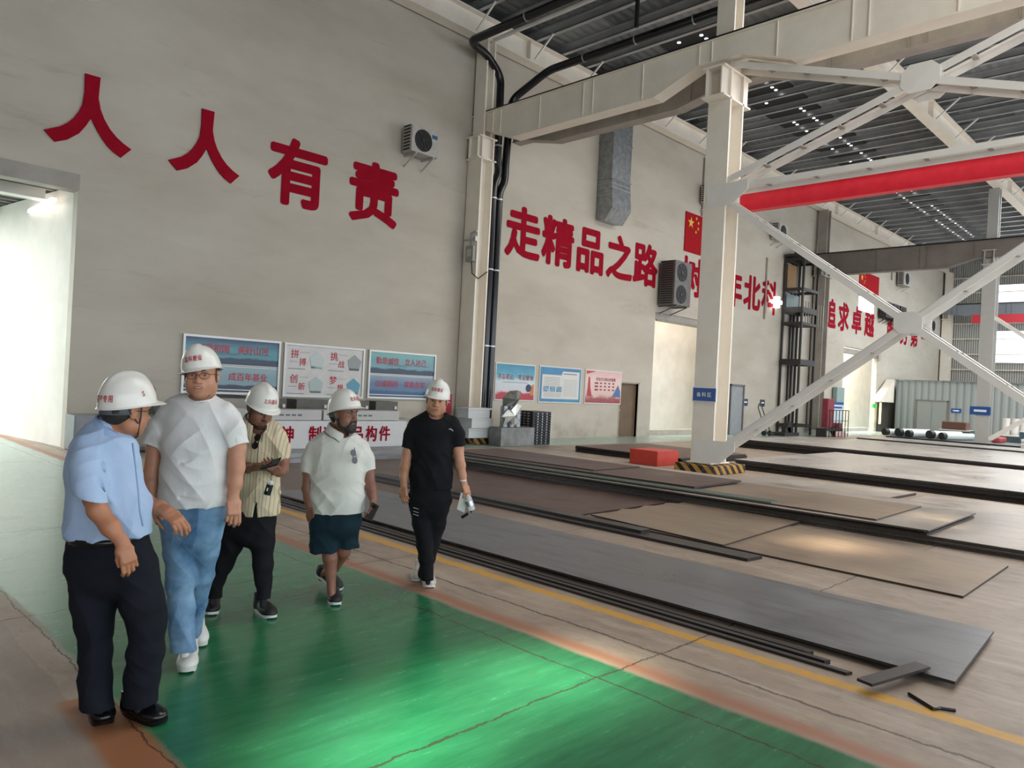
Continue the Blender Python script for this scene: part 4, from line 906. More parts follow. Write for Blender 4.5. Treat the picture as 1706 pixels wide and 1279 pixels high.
for i, (x0, x1) in enumerate(((8.05, 8.75), (9.0, 9.85), (10.3, 11.05), (11.25, 11.95))):
    r = empty('control_box', (x0, 16.0, 0.8), 'dark grey control box in the row under the boards, %s from the left' % ('first', 'second', 'third', 'fourth')[i], 'control box')
    b = MB(); b.box((x0, 16.0, 0.72), (x1, 16.5, 1.16)); b.build('housing', mat('control_box_grey', '55544f', 0.5, c2='605f59'), r, bevel=0.01)
    b = MB(); b.box((x1 - 0.12, 15.97, 0.96), (x1 - 0.05, 16.0, 1.04)); b.build('switch', M_WHITE, r)
b = MB(); b.box((7.9, 15.9, 0.66), (12.3, 16.6, 0.72)); 
for x in (8.0, 9.4, 10.8, 12.2): b.box((x - 0.03, 15.95, 0), (x + 0.03, 16.0, 0.66)); b.box((x - 0.03, 16.5, 0), (x + 0.03, 16.55, 0.66))
b.build('steel_bench', M_GREY, label='grey steel bench carrying the row of dark control boxes', cat='bench')
# fire equipment box
r = empty('fire_cabinet', (14.1, 16.7, 0.8), 'red and white fire cabinet on the wall beside the head of the man in black', 'cabinet')
b = MB(); b.box((13.75, 16.7, 0.78), (14.5, 16.99, 1.46)); b.build('housing', mat('fire_frame', '8f8a84', 0.5), r); b = MB(); b.box((13.8, 16.69, 0.82), (14.42, 16.7, 1.4)); b.build('red_door', mat('fire_red', '9b1d30', 0.4), r)
b = MB(); load_glyphs('消火栓', 0.02); write(b, '消火', (14.1, 16.682, 1.24), (1, 0, 0), (0, 0, 1), 0.24, 0.02, pitch=1.1); write(b, '栓', (14.1, 16.682, 0.98), (1, 0, 0), (0, 0, 1), 0.24, 0.02); b.build('white_lettering', M_CART, r)
# foam boxes
M_FOAM = mat('foam_white', 'c6cacb', 0.6)
for i, (x0, x1, y0, z0, z1, lab) in enumerate(((14.15, 15.0, 15.6, 0.2, 0.48, 'white foam box lowest of the stack by the wall column'), (14.2, 15.05, 15.55, 0.48, 0.76, 'white foam box in the middle of the stack by the wall column'), (14.1, 14.95, 15.6, 0.76, 1.06, 'white foam box topmost of the stack by the wall column'), (13.1, 13.95, 15.7, 0.0, 0.3, 'white foam box left of the stack by the wall column, lower'), (13.15, 13.9, 15.7, 0.3, 0.6, 'white foam box left of the stack by the wall column, upper'), (12.5, 13.1, 15.9, 0.0, 0.55, 'grey-white box behind the shoulder of the man in black'))):
    r = empty('foam_box', ((x0 + x1) / 2, y0, z0), lab, 'box'); b = MB(); b.box((x0 + 0.01, y0, z0), (x1 - 0.01, y0 + 0.5, z1 - 0.07)); b.build('box_body', M_FOAM, r, bevel=0.01); b = MB(); b.box((x0, y0 - 0.01, z1 - 0.07), (x1, y0 + 0.51, z1)); b.build('lid', M_FOAM, r, bevel=0.01)
# scrap group: steel block, cylinders, crumpled sheets, ribbed basket
def P(px, py, y): return onY(px, py, y)
b = MB(); b.box((14.85, 15.0, 0), (16.24, 15.5, 0.52)); b.box((14.85, 15.0, 0.52), (16.24, 15.5, 0.54)); b.build('steel_trough', mat('trough_steel', '6f7170', 0.45, 0.5, c2='8b8d8b', scale=3), label='grey steel trough on the floor below the gear cylinders', cat='trough', bevel=0.01)
for i, x in enumerate((15.15, 15.42, 15.68)):
    r = empty('gear_cylinder', (x, 15.2, 0.54), '%s of three silver ribbed cylinders on the steel trough' % ('left', 'middle', 'right')[i], 'machine part', None)
    b = MB()
    for k in range(3): b.cyl((x, 15.22, 0.55 + k * 0.2), (x, 15.22, 0.73 + k * 0.2), 0.115, 14); b.cyl((x, 15.22, 0.73 + k * 0.2), (x, 15.22, 0.75 + k * 0.2), 0.09, 14)
    b.build('ribbed_body', M_GALV, r); b = MB(); b.cyl((x, 15.22, 1.15), (x, 15.22, 1.17), 0.05, 12); b.build('bore', M_BLACK, r)
def sheet(pts, dep, m, name, label, bulge=0.12):
    V = []; 
    for i, (px, py) in enumerate(pts): V.append(onY(px, py, dep - bulge * (i % 2)))
    c = sum(V) / len(V); c = c + np.array([0, -bulge * 1.5, 0]); n = len(V); vs = V + [c]; b = MB()
    fs = [(i, (i + 1) % n, n) for i in range(n)]; b.add(vs, fs); o = b.build(name, m, label=label, cat='scrap metal'); s = o.modifiers.new('s', 'SOLIDIFY'); s.thickness = 0.012; return o
sheet([(849, 651), (862, 650), (868, 652), (866, 664), (858, 678), (846, 684), (837, 678), (838, 662)], 15.35, mat('dull_sheet', '6b6c69', 0.4, 0.5, c2='85867f', scale=5), 'bent_sheet_scrap', 'dull grey curved sheet-metal scrap leaning in front of the poster')
sheet([(846, 682), (852, 683), (862, 672), (869, 676), (866, 688), (857, 693), (863, 702), (857, 709), (850, 701), (838, 710), (842, 697), (836, 694)], 15.02, mat('bright_sheet', 'c9cdc9', 0.35, 0.4, c2='dfe2de', scale=6), 'jagged_sheet_scrap', 'white jagged star-shaped sheet-metal scrap below the dull sheet', 0.08)
r = empty('ribbed_rack', (16.9, 15.3, 0), 'black ribbed metal rack with rows of studs, right of the steel trough', 'rack'); b = MB(); b.box((16.35, 15.2, 0), (17.15, 15.9, 1.0)); b.build('rack_body', M_BLACK, r)
b = MB()
for i in range(4):
    for k in range(12): b.cyl((16.5 + 0.2 * i, 15.2, 0.06 + 0.08 * k), (16.5 + 0.2 * i, 15.13, 0.06 + 0.08 * k), 0.022, 6)
    for k in range(12):
        if i < 3: b.cyl((16.35, 15.35 + 0.16 * i, 0.06 + 0.08 * k), (16.28, 15.35 + 0.16 * i, 0.06 + 0.08 * k), 0.022, 6)
b.build('studs', M_ALU, r)
# electric box on the wall column
r = empty('electric_box', (15.0, 16.4, 5.2), 'small electric box with lamp and hanging cable on the wall column', 'electric box')
def onC(px, py): return onX(px, py, 15.02)
a_ = onX(795, 432, 14.75); b = MB(); b.box((14.68, 16.4, a_[2] - 0.05), (14.8, 16.72, a_[2] + 0.42)); b.build('meter_box', mat('meter_grey', '8d8f88', 0.4), r, bevel=0.01)
b = MB(); b.box((14.67, 16.46, a_[2] + 0.1), (14.68, 16.66, a_[2] + 0.32)); b.build('meter_window', M_ALU, r)
b = MB(); b.tube([(14.74, 16.5, a_[2] - 0.05), (14.74, 16.45, a_[2] - 0.4), (14.85, 16.3, a_[2] - 0.55), (15.2, 16.3, a_[2] - 0.3)], 0.018, 8); b.build('cable', M_BLACK, r)
b = MB(); b.bar((14.75, 16.9, a_[2] + 0.62), (14.75, 16.4, a_[2] + 0.62), 0.05, 0.05); b.cyl((14.75, 16.4, a_[2] + 0.55), (14.75, 16.4, a_[2] + 0.7), 0.06, 10); b.bar((14.75, 16.6, a_[2] + 0.42), (14.75, 16.6, a_[2] + 0.8), 0.03, 0.03); b.bar((14.75, 16.6, a_[2] + 0.8), (14.75, 16.35, a_[2] + 0.85), 0.03, 0.06); b.build('lamp_arm', M_ALU, r)
# goods hoist
hx0, hx1, hy0, hy1 = 36.3, 38.0, 15.95, 16.9
r = empty('goods_hoist', (38, 16, 0), 'tall dark steel goods hoist frame against the wall between 科 and 追', 'hoist')
M_H = mat('hoist_paint', '2a2826', 0.5)
for x in (hx0, hx1):
    for y in (hy0, hy1): b = MB(); b.box((x - 0.05, y - 0.05, 0), (x + 0.05, y + 0.05, 8.9)); b.build('post', M_H, r)
b = MB(); b.box((hx0 + 1.2, hy1 - 0.05, 0.1), (hx0 + 1.3, hy1 + 0.05, 8.9)); b.box((hx0 + 0.85, hy1 - 0.05, 0.1), (hx0 + 0.93, hy1 + 0.05, 8.9)); b.build('guide_rail', M_H, r)
for z in (0.4, 3.5, 5.5, 6.1, 7.2, 8.7):
    b = MB()
    for y in (hy0, hy1): b.box((hx0, y - 0.06, z), (hx1, y + 0.06, z + (0.28 if z in (3.5, 6.1) else 0.14)))
    for x in (hx0, hx1): b.box((x - 0.06, hy0, z), (x + 0.06, hy1, z + (0.28 if z in (3.5, 6.1) else 0.14)))
    b.build('cross_frame', M_H, r)
b = MB(); b.box((hx0, hy0, 5.5), (hx1, hy1, 5.56)); b.build('cage_floor', M_H, r)
for k in range(9):
    b = MB(); x = hx0 + 0.15 + k * 0.3; b.box((x, hy0 - 0.01, 5.56), (x + 0.05, hy0 + 0.03, 6.7)); b.build('cage_bar', mat('cage_bar_steel', '8d877c', 0.5), r)
b = MB(); b.box((hx0 + 0.1, hy1 - 0.1, 7.3), (hx0 + 1.1, hy1 - 0.05, 8.6)); b.build('wooden_panel', mat('hoist_wood', '8b6a45', 0.6, c2='9c7a52'), r)
b = MB(); b.box((hx0 + 0.1, hy1 - 0.1, 6.3), (hx0 + 1.5, hy1 - 0.05, 7.1)); b.build('glass_panel', mat('hoist_teal', '6d8486', 0.3), r)
b = MB(); b.box((hx0 - 0.2, hy0 - 0.2, 8.9), (hx1 + 0.2, hy1, 9.02)); b.box((hx0 + 0.5, hy0 + 0.2, 9.02), (hx0 + 1.6, hy1 - 0.2, 9.3)); b.build('hoist_head', M_H, r)
b = MB(); b.box((hx0, hy0 - 0.1, 2.0), (hx0 + 1.3, hy0 - 0.05, 2.05)); b.box((hx0 + 1.5, hy0 - 0.1, 0.5), (hx1, hy0 - 0.05, 0.55)); b.build('lower_rail', M_H, r)
M_MAR = mat('maroon_paint', '7c2733', 0.5, c2='8d3440')
r = empty('red_machine', (38.3, 15.0, 0), 'maroon machine standing at the foot of the goods hoist', 'machine')
b = MB(); b.box((37.5, 14.9, 0.45), (38.3, 15.2, 1.9)); b.build('machine_body', M_MAR, r, bevel=0.03); b = MB(); b.cyl((38.9, 14.8, 0.35), (38.9, 15.15, 0.35), 0.34, 18); b.build('wheel', M_MAR, r)
b = MB(); b.box((37.0, 14.7, 0.3), (38.9, 15.2, 0.42)); b.box((36.9, 14.7, 0), (37.0, 15.2, 0.42)); b.box((38.9, 14.7, 0), (39.0, 15.2, 0.42)); b.build('machine_base', M_H, r)
b = MB(); b.box((38.0, 14.65, 0.02), (39.3, 14.7, 0.28)); b.build('warning_barrier', mat('barrier_pink', 'b9757a', 0.5, c2='e0d3cf', scale=9), label='short pink and white striped barrier at the hoist foot', cat='barrier')
b = MB(); 
for x in np.arange(36.9, 39.4, 0.4): b.box((x, 14.55, 0.0), (x + 0.03, 14.58, 1.35))
b.box((36.9, 14.55, 1.32), (39.3, 14.58, 1.36)); b.box((36.9, 14.55, 0.8), (39.3, 14.58, 0.83)); b.build('hoist_guard_rail', M_H, label='thin dark guard rail before the goods hoist', cat='rail')
# notice board on legs
r = empty('notice_board', (41.2, 16.5, 0), 'white and blue notice board on legs right of the goods hoist', 'board')
b = MB(); b.box((40.6, 16.2, 0.62), (42.9, 16.25, 1.75)); b.build('board_panel', mat('notice_white', 'c8d4d9', 0.4), r); b = MB(); b.box((40.6, 16.19, 1.6), (42.9, 16.2, 1.75)); b.box((40.9, 16.19, 1.4), (42.7, 16.2, 1.5)); b.build('blue_band', M_SIGNB, r)
for x in (40.8, 42.7): b = MB(); b.box((x - 0.03, 16.25, 0), (x + 0.03, 16.3, 1.7)); b.build('leg', M_ALU, r)
b = MB(); b.box((43.2, 16.7, 0), (44.3, 16.95, 2.6)); b.build('wall_locker', mat('locker_green_grey', '8fa3a1', 0.4), label='pale green-grey locker on the wall behind the notice board', cat='locker', bevel=0.02)
for x, lab in ((32.95, 'small dark sign right of the grey door, nearer the door'), (34.7, 'small dark sign left of the hoist, farther from the grey door')):
    r = empty('small_sign', (x, WY, 1.4), lab, 'sign'); b = MB(); b.box((x - 0.22, WY - 0.03, 1.35), (x + 0.22, WY - 0.005, 1.68)); b.build('sign_plate', mat('sign_dark_blue', '2d3a4e', 0.4), r); b = MB(); b.box((x - 0.13, WY - 0.035, 1.49), (x + 0.13, WY - 0.03, 1.56)); b.build('text_bar', M_SIGNW, r)
for x, z, lab in ((30.4, 1.1, 'lower of two framed notices beside the second opening'), (30.4, 1.9, 'upper of two framed notices beside the second opening')):
    r = empty('framed_notice', (x, WY, z), lab, 'notice'); b = MB(); b.box((31.0, WY - 0.03, z), (31.35, WY - 0.005, z + 0.7)); b.build('notice_frame', M_BROWN, r); b = MB(); b.box((31.03, WY - 0.035, z + 0.03), (31.32, WY - 0.03, z + 0.67)); b.build('notice_sheet', mat('notice_beige', 'b9afa0', 0.5), r)
# hand trolley
r = empty('hand_trolley', (33.6, 16.2, 0), 'dark two-wheeled hand trolley leaning left of the goods hoist', 'trolley')
for x in (33.3, 33.7): b = MB(); b.tube([(x, 16.0, 0.12), (x, 16.3, 0.8), (x, 16.5, 1.3), (x, 16.45, 1.5)], 0.025, 8); b.build('handle_tube', M_H, r)
b = MB(); b.box((33.25, 15.8, 0.1), (33.75, 16.1, 0.13)); b.bar((33.3, 16.3, 0.8), (33.7, 16.3, 0.8), .03, .03); b.build('foot_plate', M_H, r)
for x in (33.2, 33.8): b = MB(); b.cyl((x - 0.03, 16.1, 0.12), (x + 0.03, 16.1, 0.12), 0.12, 14); b.build('wheel', M_BLACK, r)
r = empty('floor_grinder', (35.0, 15.9, 0), 'small dark floor machine with a disc guard near the hoist foot', 'machine'); b = MB(); b.box((34.3, 15.6, 0.0), (35.9, 16.3, 0.16)); b.build('machine_base', M_H, r); b = MB(); b.cyl((35.3, 15.8, 0.42), (35.3, 16.0, 0.42), 0.27, 16); b.box((34.8, 15.8, 0.16), (35.4, 16.0, 0.4)); b.build('disc_guard', M_DARKSTEEL, r)
# far cabin with door, exit, signs
def cabmat():
    m = bpy.data.materials.new('cabin_cladding'); m.use_nodes = True; t = NT(m); g = t.geo(); sp = t.sep(g); s_ = t.math('SINE', t.math('MULTIPLY', sp[1], 16.0))
    t.link(t.ramp(t.math('MULTIPLY_ADD', s_, 0.5, 0.5), [(0.05, lin('7d8686')), (0.4, lin('989f9e'))]), t.b.inputs['Base Color']); t.b.inputs['Roughness'].default_value = 0.45; t.bump(s_, 0.4, 0.03); return m
r = empty('office_cabin', (53, 12, 0), 'pale grey ribbed cabin with a double door at the far end of the hall', 'cabin')
b = MB(); b.box((52.0, 4.0, 0), (57.0, 16.35, 3.35)); b.build('cabin_walls', cabmat(), r); b = MB(); b.box((51.9, 3.9, 3.35), (57.1, 16.45, 3.42)); b.build('cabin_roof', M_GALV, r)
dr = None
for y0, y1 in ((13.35, 14.2), (14.2, 15.05)): b = MB(); b.box((51.95, y0 + 0.01, 0.02), (51.99, y1 - 0.01, 2.1)); b.build('cabin_door', mat('cabin_door_grey', '8e9594', 0.4), r)
b = MB(); b.box((51.93, 15.05, 0), (51.99, 15.12, 2.17)); b.box((51.93, 13.28, 0), (51.99, 13.35, 2.17)); b.box((51.93, 13.28, 2.1), (51.99, 15.12, 2.17)); b.build('door_frame', M_BROWN, r)
r = empty('stair_flank', (52, 16.6, 0), 'sloping pale panel and dark doorway at the left of the far cabin', 'stair'); b = MB(); b.prism([(49.2, 16.4, 1.9), (51.8, 16.4, 3.4), (51.8, 16.4, 1.9)], (0, 0.5, 0)); b.build('sloping_panel', M_CREAM, r)
b = MB(); b.box((50.6, 16.8, 0), (51.9, 16.95, 1.9)); b.build('dark_doorway', mat('doorway_dark', '4a4642', 0.6), r); b = MB(); b.box((50.4, 16.75, 0.5), (50.65, 16.8, 1.85)); b.build('lit_slot', mat('slot_glow', 'fff3b0', 0.4, emit='fff3b0', estr=1.2), r)
b = MB(); b.box((49.7, 16.9, 1.5), (50.25, 16.98, 1.75)); b.build('exit_sign', mat('exit_green', '15a050', 0.4, emit='20c060', estr=0.5), label='small green lit exit sign by the far doorway', cat='sign')
for (px, py, lab, sz) in ((1593, 684, 'small blue sign on the far cabin, left one', 0.28), (1632, 684, 'blue and white sign on the far right column', 0.42)):
    x = 51.99 if px < 1600 else 39.75; p = onX(px, py, x); p[1] = p[1] if x > 50 else 8.84; r = empty('small_sign', p, lab, 'sign'); b = MB(); b.box((x - 0.03, p[1] - sz, p[2] - sz * .45), (x, p[1] + sz, p[2] + sz * .45)); b.build('sign_plate', M_SIGNB, r); b = MB(); b.box((x - 0.035, p[1] - sz * .6, p[2] - sz * .12), (x - 0.03, p[1] + sz * .6, p[2] + sz * .12)); b.build('text_bar', M_SIGNW, r)
# white rolls, drums, boxes in the far distance
M_ROLL = mat('roll_white', 'dfe6e2', 0.5); M_DKG = mat('roll_dark_end', '27312c', 0.5)
for i, (y, z, r_) in enumerate(((13.0, 0.345, 0.17), (12.35, 0.375, 0.2), (11.88, 0.345, 0.17), (10.9, 0.375, 0.2), (10.35, 0.345, 0.17))):
    r = empty('wrapped_roll', (41.5, y, 0.15), 'white wrapped roll with a dark end on the farthest stack, %s from the left' % ('first', 'second', 'third', 'fourth', 'fifth')[i], 'roll'); b = MB(); b.tube([(41.3, y + 0.3, z), (43.0, y - 0.5, z)], r_, 14); b.build('wrapping', M_ROLL, r, smooth=True); b = MB(); b.cyl((41.1, y + 0.4, z), (41.3, y + 0.3, z), r_ * 1.05, 14); b.build('dark_end', M_DKG, r)
for i, y in enumerate((9.3, 8.9, 8.45, 7.95)):
    b = MB(); b.cyl((47.5, y, 0), (47.5, y, 1.35), 0.2, 16); b.build('white_cylinder', M_WHITEST, label='tall pale cylinder standing at the far right edge, %s from the left' % ('first', 'second', 'third', 'fourth')[i], cat='cylinder', smooth=True)
M_TEAL = mat('crate_teal', '3f5a63', 0.5, c2='4f6c75')
for i, (x, y0, y1, z1) in enumerate(((46.2, 10.7, 12.2, 0.55), (46.2, 6.5, 9.6, 0.45), (44.8, 5.0, 8.2, 0.75))):
    r = empty('steel_crate', (x, y0, 0), 'blue-grey steel crate in the far background, %s' % ('beside the rolls', 'under the pale cylinders', 'at the right frame edge')[i], 'crate'); b = MB(); b.box((x, y0, 0), (x + 1.0, y1, z1)); b.build('crate_body', M_TEAL, r); b = MB(); b.box((x - 0.02, y0, z1 - 0.04), (x + 1.02, y1, z1 + 0.02)); b.build('pale_rim', M_WHITEST, r)
b = MB(); b.box((46.2, 10.9, 0.57), (47.0, 12.1, 1.0)); b.build('rusty_part', mat('rust_brown', '6c4d3f', 0.6), label='brown machine part on the far crate beside the rolls', cat='machine part', bevel=0.05)
b = MB(); b.box((42.8, 8.6, 0.16), (44.2, 9.6, 0.42)); b.build('red_bundle', mat('bundle_red', 'b04a45', 0.5), label='low red bundle on the farthest stack beside the white rolls', cat='bundle', bevel=0.08)
for k in range(3): b = MB(); b.box((39.2, 5.2, 0.1 + 0.16 * k), (40.4, 7.1, 0.22 + 0.16 * k)); b.build('white_slab', M_WHITEST, label='white slab %s in the small pile at the far right frame edge' % ('lowest', 'middle', 'topmost')[k], cat='slab')
# ================================================================= PEOPLE
def skin_mat(name, c, c2):
    m = mat(name, c, 0.5, c2=c2, scale=14, bump=0.03); b = m.node_tree.nodes['Principled BSDF']
    b.inputs['Subsurface Weight'].default_value = 0.08; b.inputs['Subsurface Radius'].default_value = (0.02, 0.008, 0.004); return m
S_TAN = skin_mat('skin_tan', 'a56e50', 'b37b5c'); S_LIGHT = skin_mat('skin_light', 'b47e64', 'bf8b70'); S_BROWN = skin_mat('skin_brown', '7a5040', '8a5d4a'); S_DARK = skin_mat('skin_deep_brown', '5a3a30', '68463a')
M_LIP = mat('lip_colour', '9c6253', 0.45); M_LIPD = mat('lip_dark', '643f36', 0.45)
M_HAIR = mat('black_hair', '16130f', 0.6, c2='2a241f', scale=40, stretch=(1, 1, 6), bump=0.2); M_EYE = mat('eye_white', 'b9aea4', 0.25); M_IRIS = mat('iris_dark', '1c120d', 0.2)
M_HELM = mat('helmet_white', 'dfddd6', 0.22); M_STRAP = mat('strap_dark', '2b2a2c', 0.6); M_BAND = mat('headband_grey', '5d6068', 0.6); M_HRED = mat('helmet_red_print', 'b0283a', 0.4)
def cloth(name, c, c2, scale=5, rough=0.85, bump=0.3, bscale=90): 
    m = mat(name, c, rough, c2=c2, scale=scale, lo=0.3, hi=0.7); t = NT(m)
    a = t.noise(t.coord(), bscale, 2); b_ = t.noise(t.mapping(t.coord(), (1, 1, 0.5)), 9, 4); t.bump(t.math('ADD', t.math('MULTIPLY', a, 0.03), b_), bump, 0.02); m.node_tree.nodes['Principled BSDF'].inputs['Specular IOR Level'].default_value = 0.2; return m
C_BLUE = cloth('light_blue_cotton', '9db4d4', 'abc0dc'); C_BLUEC = cloth('blue_collar', '8ea8d0', '9db4d8'); C_WHITE = cloth('white_cotton', 'd2d1d0', 'dcdbda'); C_POLO = cloth('off_white_pique', 'cbcac3', 'd6d5ce'); C_BLACK = cloth('black_jersey', '101115', '17181c')
C_NAVY = cloth('dark_navy_trousers', '10131b', '181c25'); C_SHORT = cloth('dark_green_navy_shorts', '13262f', '1a303a'); C_JEAN = cloth('washed_blue_denim', '40648a', '86a6c2', scale=4.5, bump=0.25, bscale=160); C_BLK2 = cloth('black_trousers', '0f0f13', '18181d')
def striped():
    m = cloth('striped_cream_linen', 'c3b597', 'cec1a6'); t = NT(m); sp = t.sep(t.coord())
    q = t.math('ADD', t.math('MULTIPLY', sp[0], float(R0[0])), t.math('MULTIPLY', sp[1], float(R0[1])))
    q = t.math('ADD', q, t.math('MULTIPLY', t.math('SUBTRACT', t.noise(t.coord(), 3, 2), 0.5), 0.03))
    f = t.math('FRACT', t.math('MULTIPLY', q, 22.0)); f2 = t.math('FRACT', t.math('MULTIPLY', q, 44.0))
    s1 = t.math('LESS_THAN', f, 0.13); s2 = t.math('MULTIPLY', t.math('LESS_THAN', f2, 0.3), 0.3)
    base = t.b.inputs['Base Color'].links[0].from_socket
    c = t.mix(t.math('MAXIMUM', t.math('MULTIPLY', s1, 0.6), s2), base, lin('7a6a55')); t.link(c, t.b.inputs['Base Color']); return m
C_STR = striped()
M_SOCK = mat('black_sock', '131316', 0.8); M_SOLE = mat('white_sole', 'd8d8d4', 0.5); M_SHOEB = mat('black_knit_shoe', '121215', 0.6, c2='1d1d21', scale=60); M_LEATH = mat('black_leather', '0f0f12', 0.25); M_SHOEW = mat('white_shoe', 'd6d6d2', 0.5); M_SHOEG = mat('grey_white_shoe', 'aaa69c', 0.6, c2='cfccc4', scale=35); M_SGL = mat('sunglass_black', '0c0c0e', 0.12)
def frame(yaw, pitch=0, roll=0):
    """rows: right, forward, up. yaw 0 faces the camera, + turns to the picture's right; pitch + looks down; roll + leans clockwise in the picture"""
    y, p, r = map(math.radians, (yaw, pitch, roll)); f0 = -_f0 * math.cos(y) + R0 * math.sin(y)
    f = f0 * math.cos(p) - ZZ * math.sin(p); u = ZZ * math.cos(p) + f0 * math.sin(p); x = np.cross(f, u)
    # roll in picture plane, applied about the view axis
    c, s = math.cos(r), math.sin(r); K = _f0
    def rot(v): return v * c + np.cross(K, v) * s + K * (K @ v) * (1 - c)
    return np.array([rot(x), rot(f), rot(u)])
class Man:
    def __init__(s, D, ground, label, name='person'):
        s.D = D; s.k = D / F; s.root = empty(name, ground, label, 'person')
        s.body = []
    def p(s, px, py, dz=0.0): return at(px, py, s.D + dz)
    def ch(s, pts, lat=None):
        """pts: (px, py, dz, halfwidth px, depth radius m or ratio)"""
        out = []
        for q in pts:
            px, py, dz, hw = q[:4]; ru = hw * (s.D + dz) / F; rv = q[4] if len(q) > 4 else ru
            out.append((s.p(px, py, dz), (ru, rv)))
        return chain(out, lat)
def slim(segs, f):
    for g in segs: g.ra = tuple(q * f for q in g.ra); g.rb = tuple(q * f for q in g.rb)
    return segs
def plus(segs, k): return [('+', g, k) for g in segs]
def minus(segs, k): return [('-', g, k) for g in segs]
def head_ops(c, M, sc=1.0, wide=1.0, eyes_closed=False):
    def L(x, y, z): return c + sc * (x * wide * M[0] + y * M[1] + z * M[2])
    def E(x, y, z, a, b_, d, k, o='+'): return (o, Ell(L(x, y, z), (a * sc * wide, b_ * sc, d * sc), M), k * sc)
    def S(p, q, r1, r2, k, o='+'): return (o, Seg(L(*p), L(*q), r1 * sc, r2 * sc), k * sc)
    ops = [E(0, -.018, .045, .075, .096, .082, 0), E(0, .012, -.03, .066, .076, .088, .03), E(0, .055, -.095, .034, .028, .026, .03),
           E(.04, .045, -.035, .030, .032, .036, .03), E(-.04, .045, -.035, .030, .032, .036, .03), E(0, .045, .045, .058, .042, .034, .03),
           E(.05, .0, -.07, .026, .035, .03, .03), E(-.05, .0, -.07, .026, .035, .03, .03),
           S((-.034, .076, .031), (.034, .076, .031), .011, .011, .018),
           E(.032, .096, .008, .019, .018, .012, .012, '-'), E(-.032, .096, .008, .019, .018, .012, .012, '-'),
           S((0, .080, .016), (0, .104, -.026), .008, .013, .01), E(.015, .090, -.031, .010, .012, .009, .008), E(-.015, .090, -.031, .010, .012, .009, .008),
           E(0, .076, -.058, .028, .018, .022, .016), S((-.02, .086, -.055), (.02, .086, -.055), .0055, .0055, .006), S((-.016, .086, -.067), (.016, .086, -.067), .0068, .0068, .006)]
    for sx in (1, -1):
        ops += [('+', Ell(L(sx * .079, -.008, -.004), (.009 * sc, .020 * sc, .033 * sc), M), .008), E(sx * .088, -.002, .0, .008, .010, .018, .004, '-')]
    return ops
def head_extras(man, c, M, sc=1.0, wide=1.0, lidded=0.22, brow_m=None, brow_t=0.0045):
    def L(x, y, z): return c + sc * (x * wide * M[0] + y * M[1] + z * M[2])
    for sx in (1, -1):
        b = MB(); o = L(sx * .031, .0745, .006); r_ = .0135 * sc
        n, m_ = 14, 10; vs = []; fs = []
        for i in range(m_ + 1):
            for j in range(n):
                th = math.pi * i / m_; ph = 2 * math.pi * j / n; vs.append(o + r_ * (math.sin(th) * math.cos(ph) * M[0] * 1.1 + math.cos(th) * M[1] + (0.62 - lidded) * math.sin(th) * math.sin(ph) * M[2]))
        for i in range(m_):
            for j in range(n): fs.append((i * n + j, i * n + (j + 1) % n, (i + 1) * n + (j + 1) % n, (i + 1) * n + j))
        b.add(vs, fs); eb = b.build('eye', M_EYE, man.root, smooth=2)
        b = MB(); b.cyl(o + M[1] * r_ * 0.93, o + M[1] * r_ * 1.06, r_ * 0.5 * (1 - lidded * .4), 12); eb2 = b.build('iris', M_IRIS, man.root); eb2.parent = eb
        b = MB(); b.tube([L(sx * .014, .091, .028), L(sx * .030, .090, .034), L(sx * .048, .078, .030)], [brow_t * .8 * sc, brow_t * sc, brow_t * .5 * sc], 8); b.build('eyebrow', brow_m or M_HAIR, man.root, smooth=2)
def lip_fn(c, M, sc, wide=1.0, sock=0.0):
    o = c + sc * (.088 * M[1] - .061 * M[2])
    def fn(P):
        q = P - o; x = q @ M[0] / (.025 * sc * wide); y = q @ M[1] / (.03 * sc); z = q @ M[2] / (.0105 * sc); return np.where(P[:, 2] < sock, 2, (x * x + y * y + z * z < 1).astype(int))
    return fn
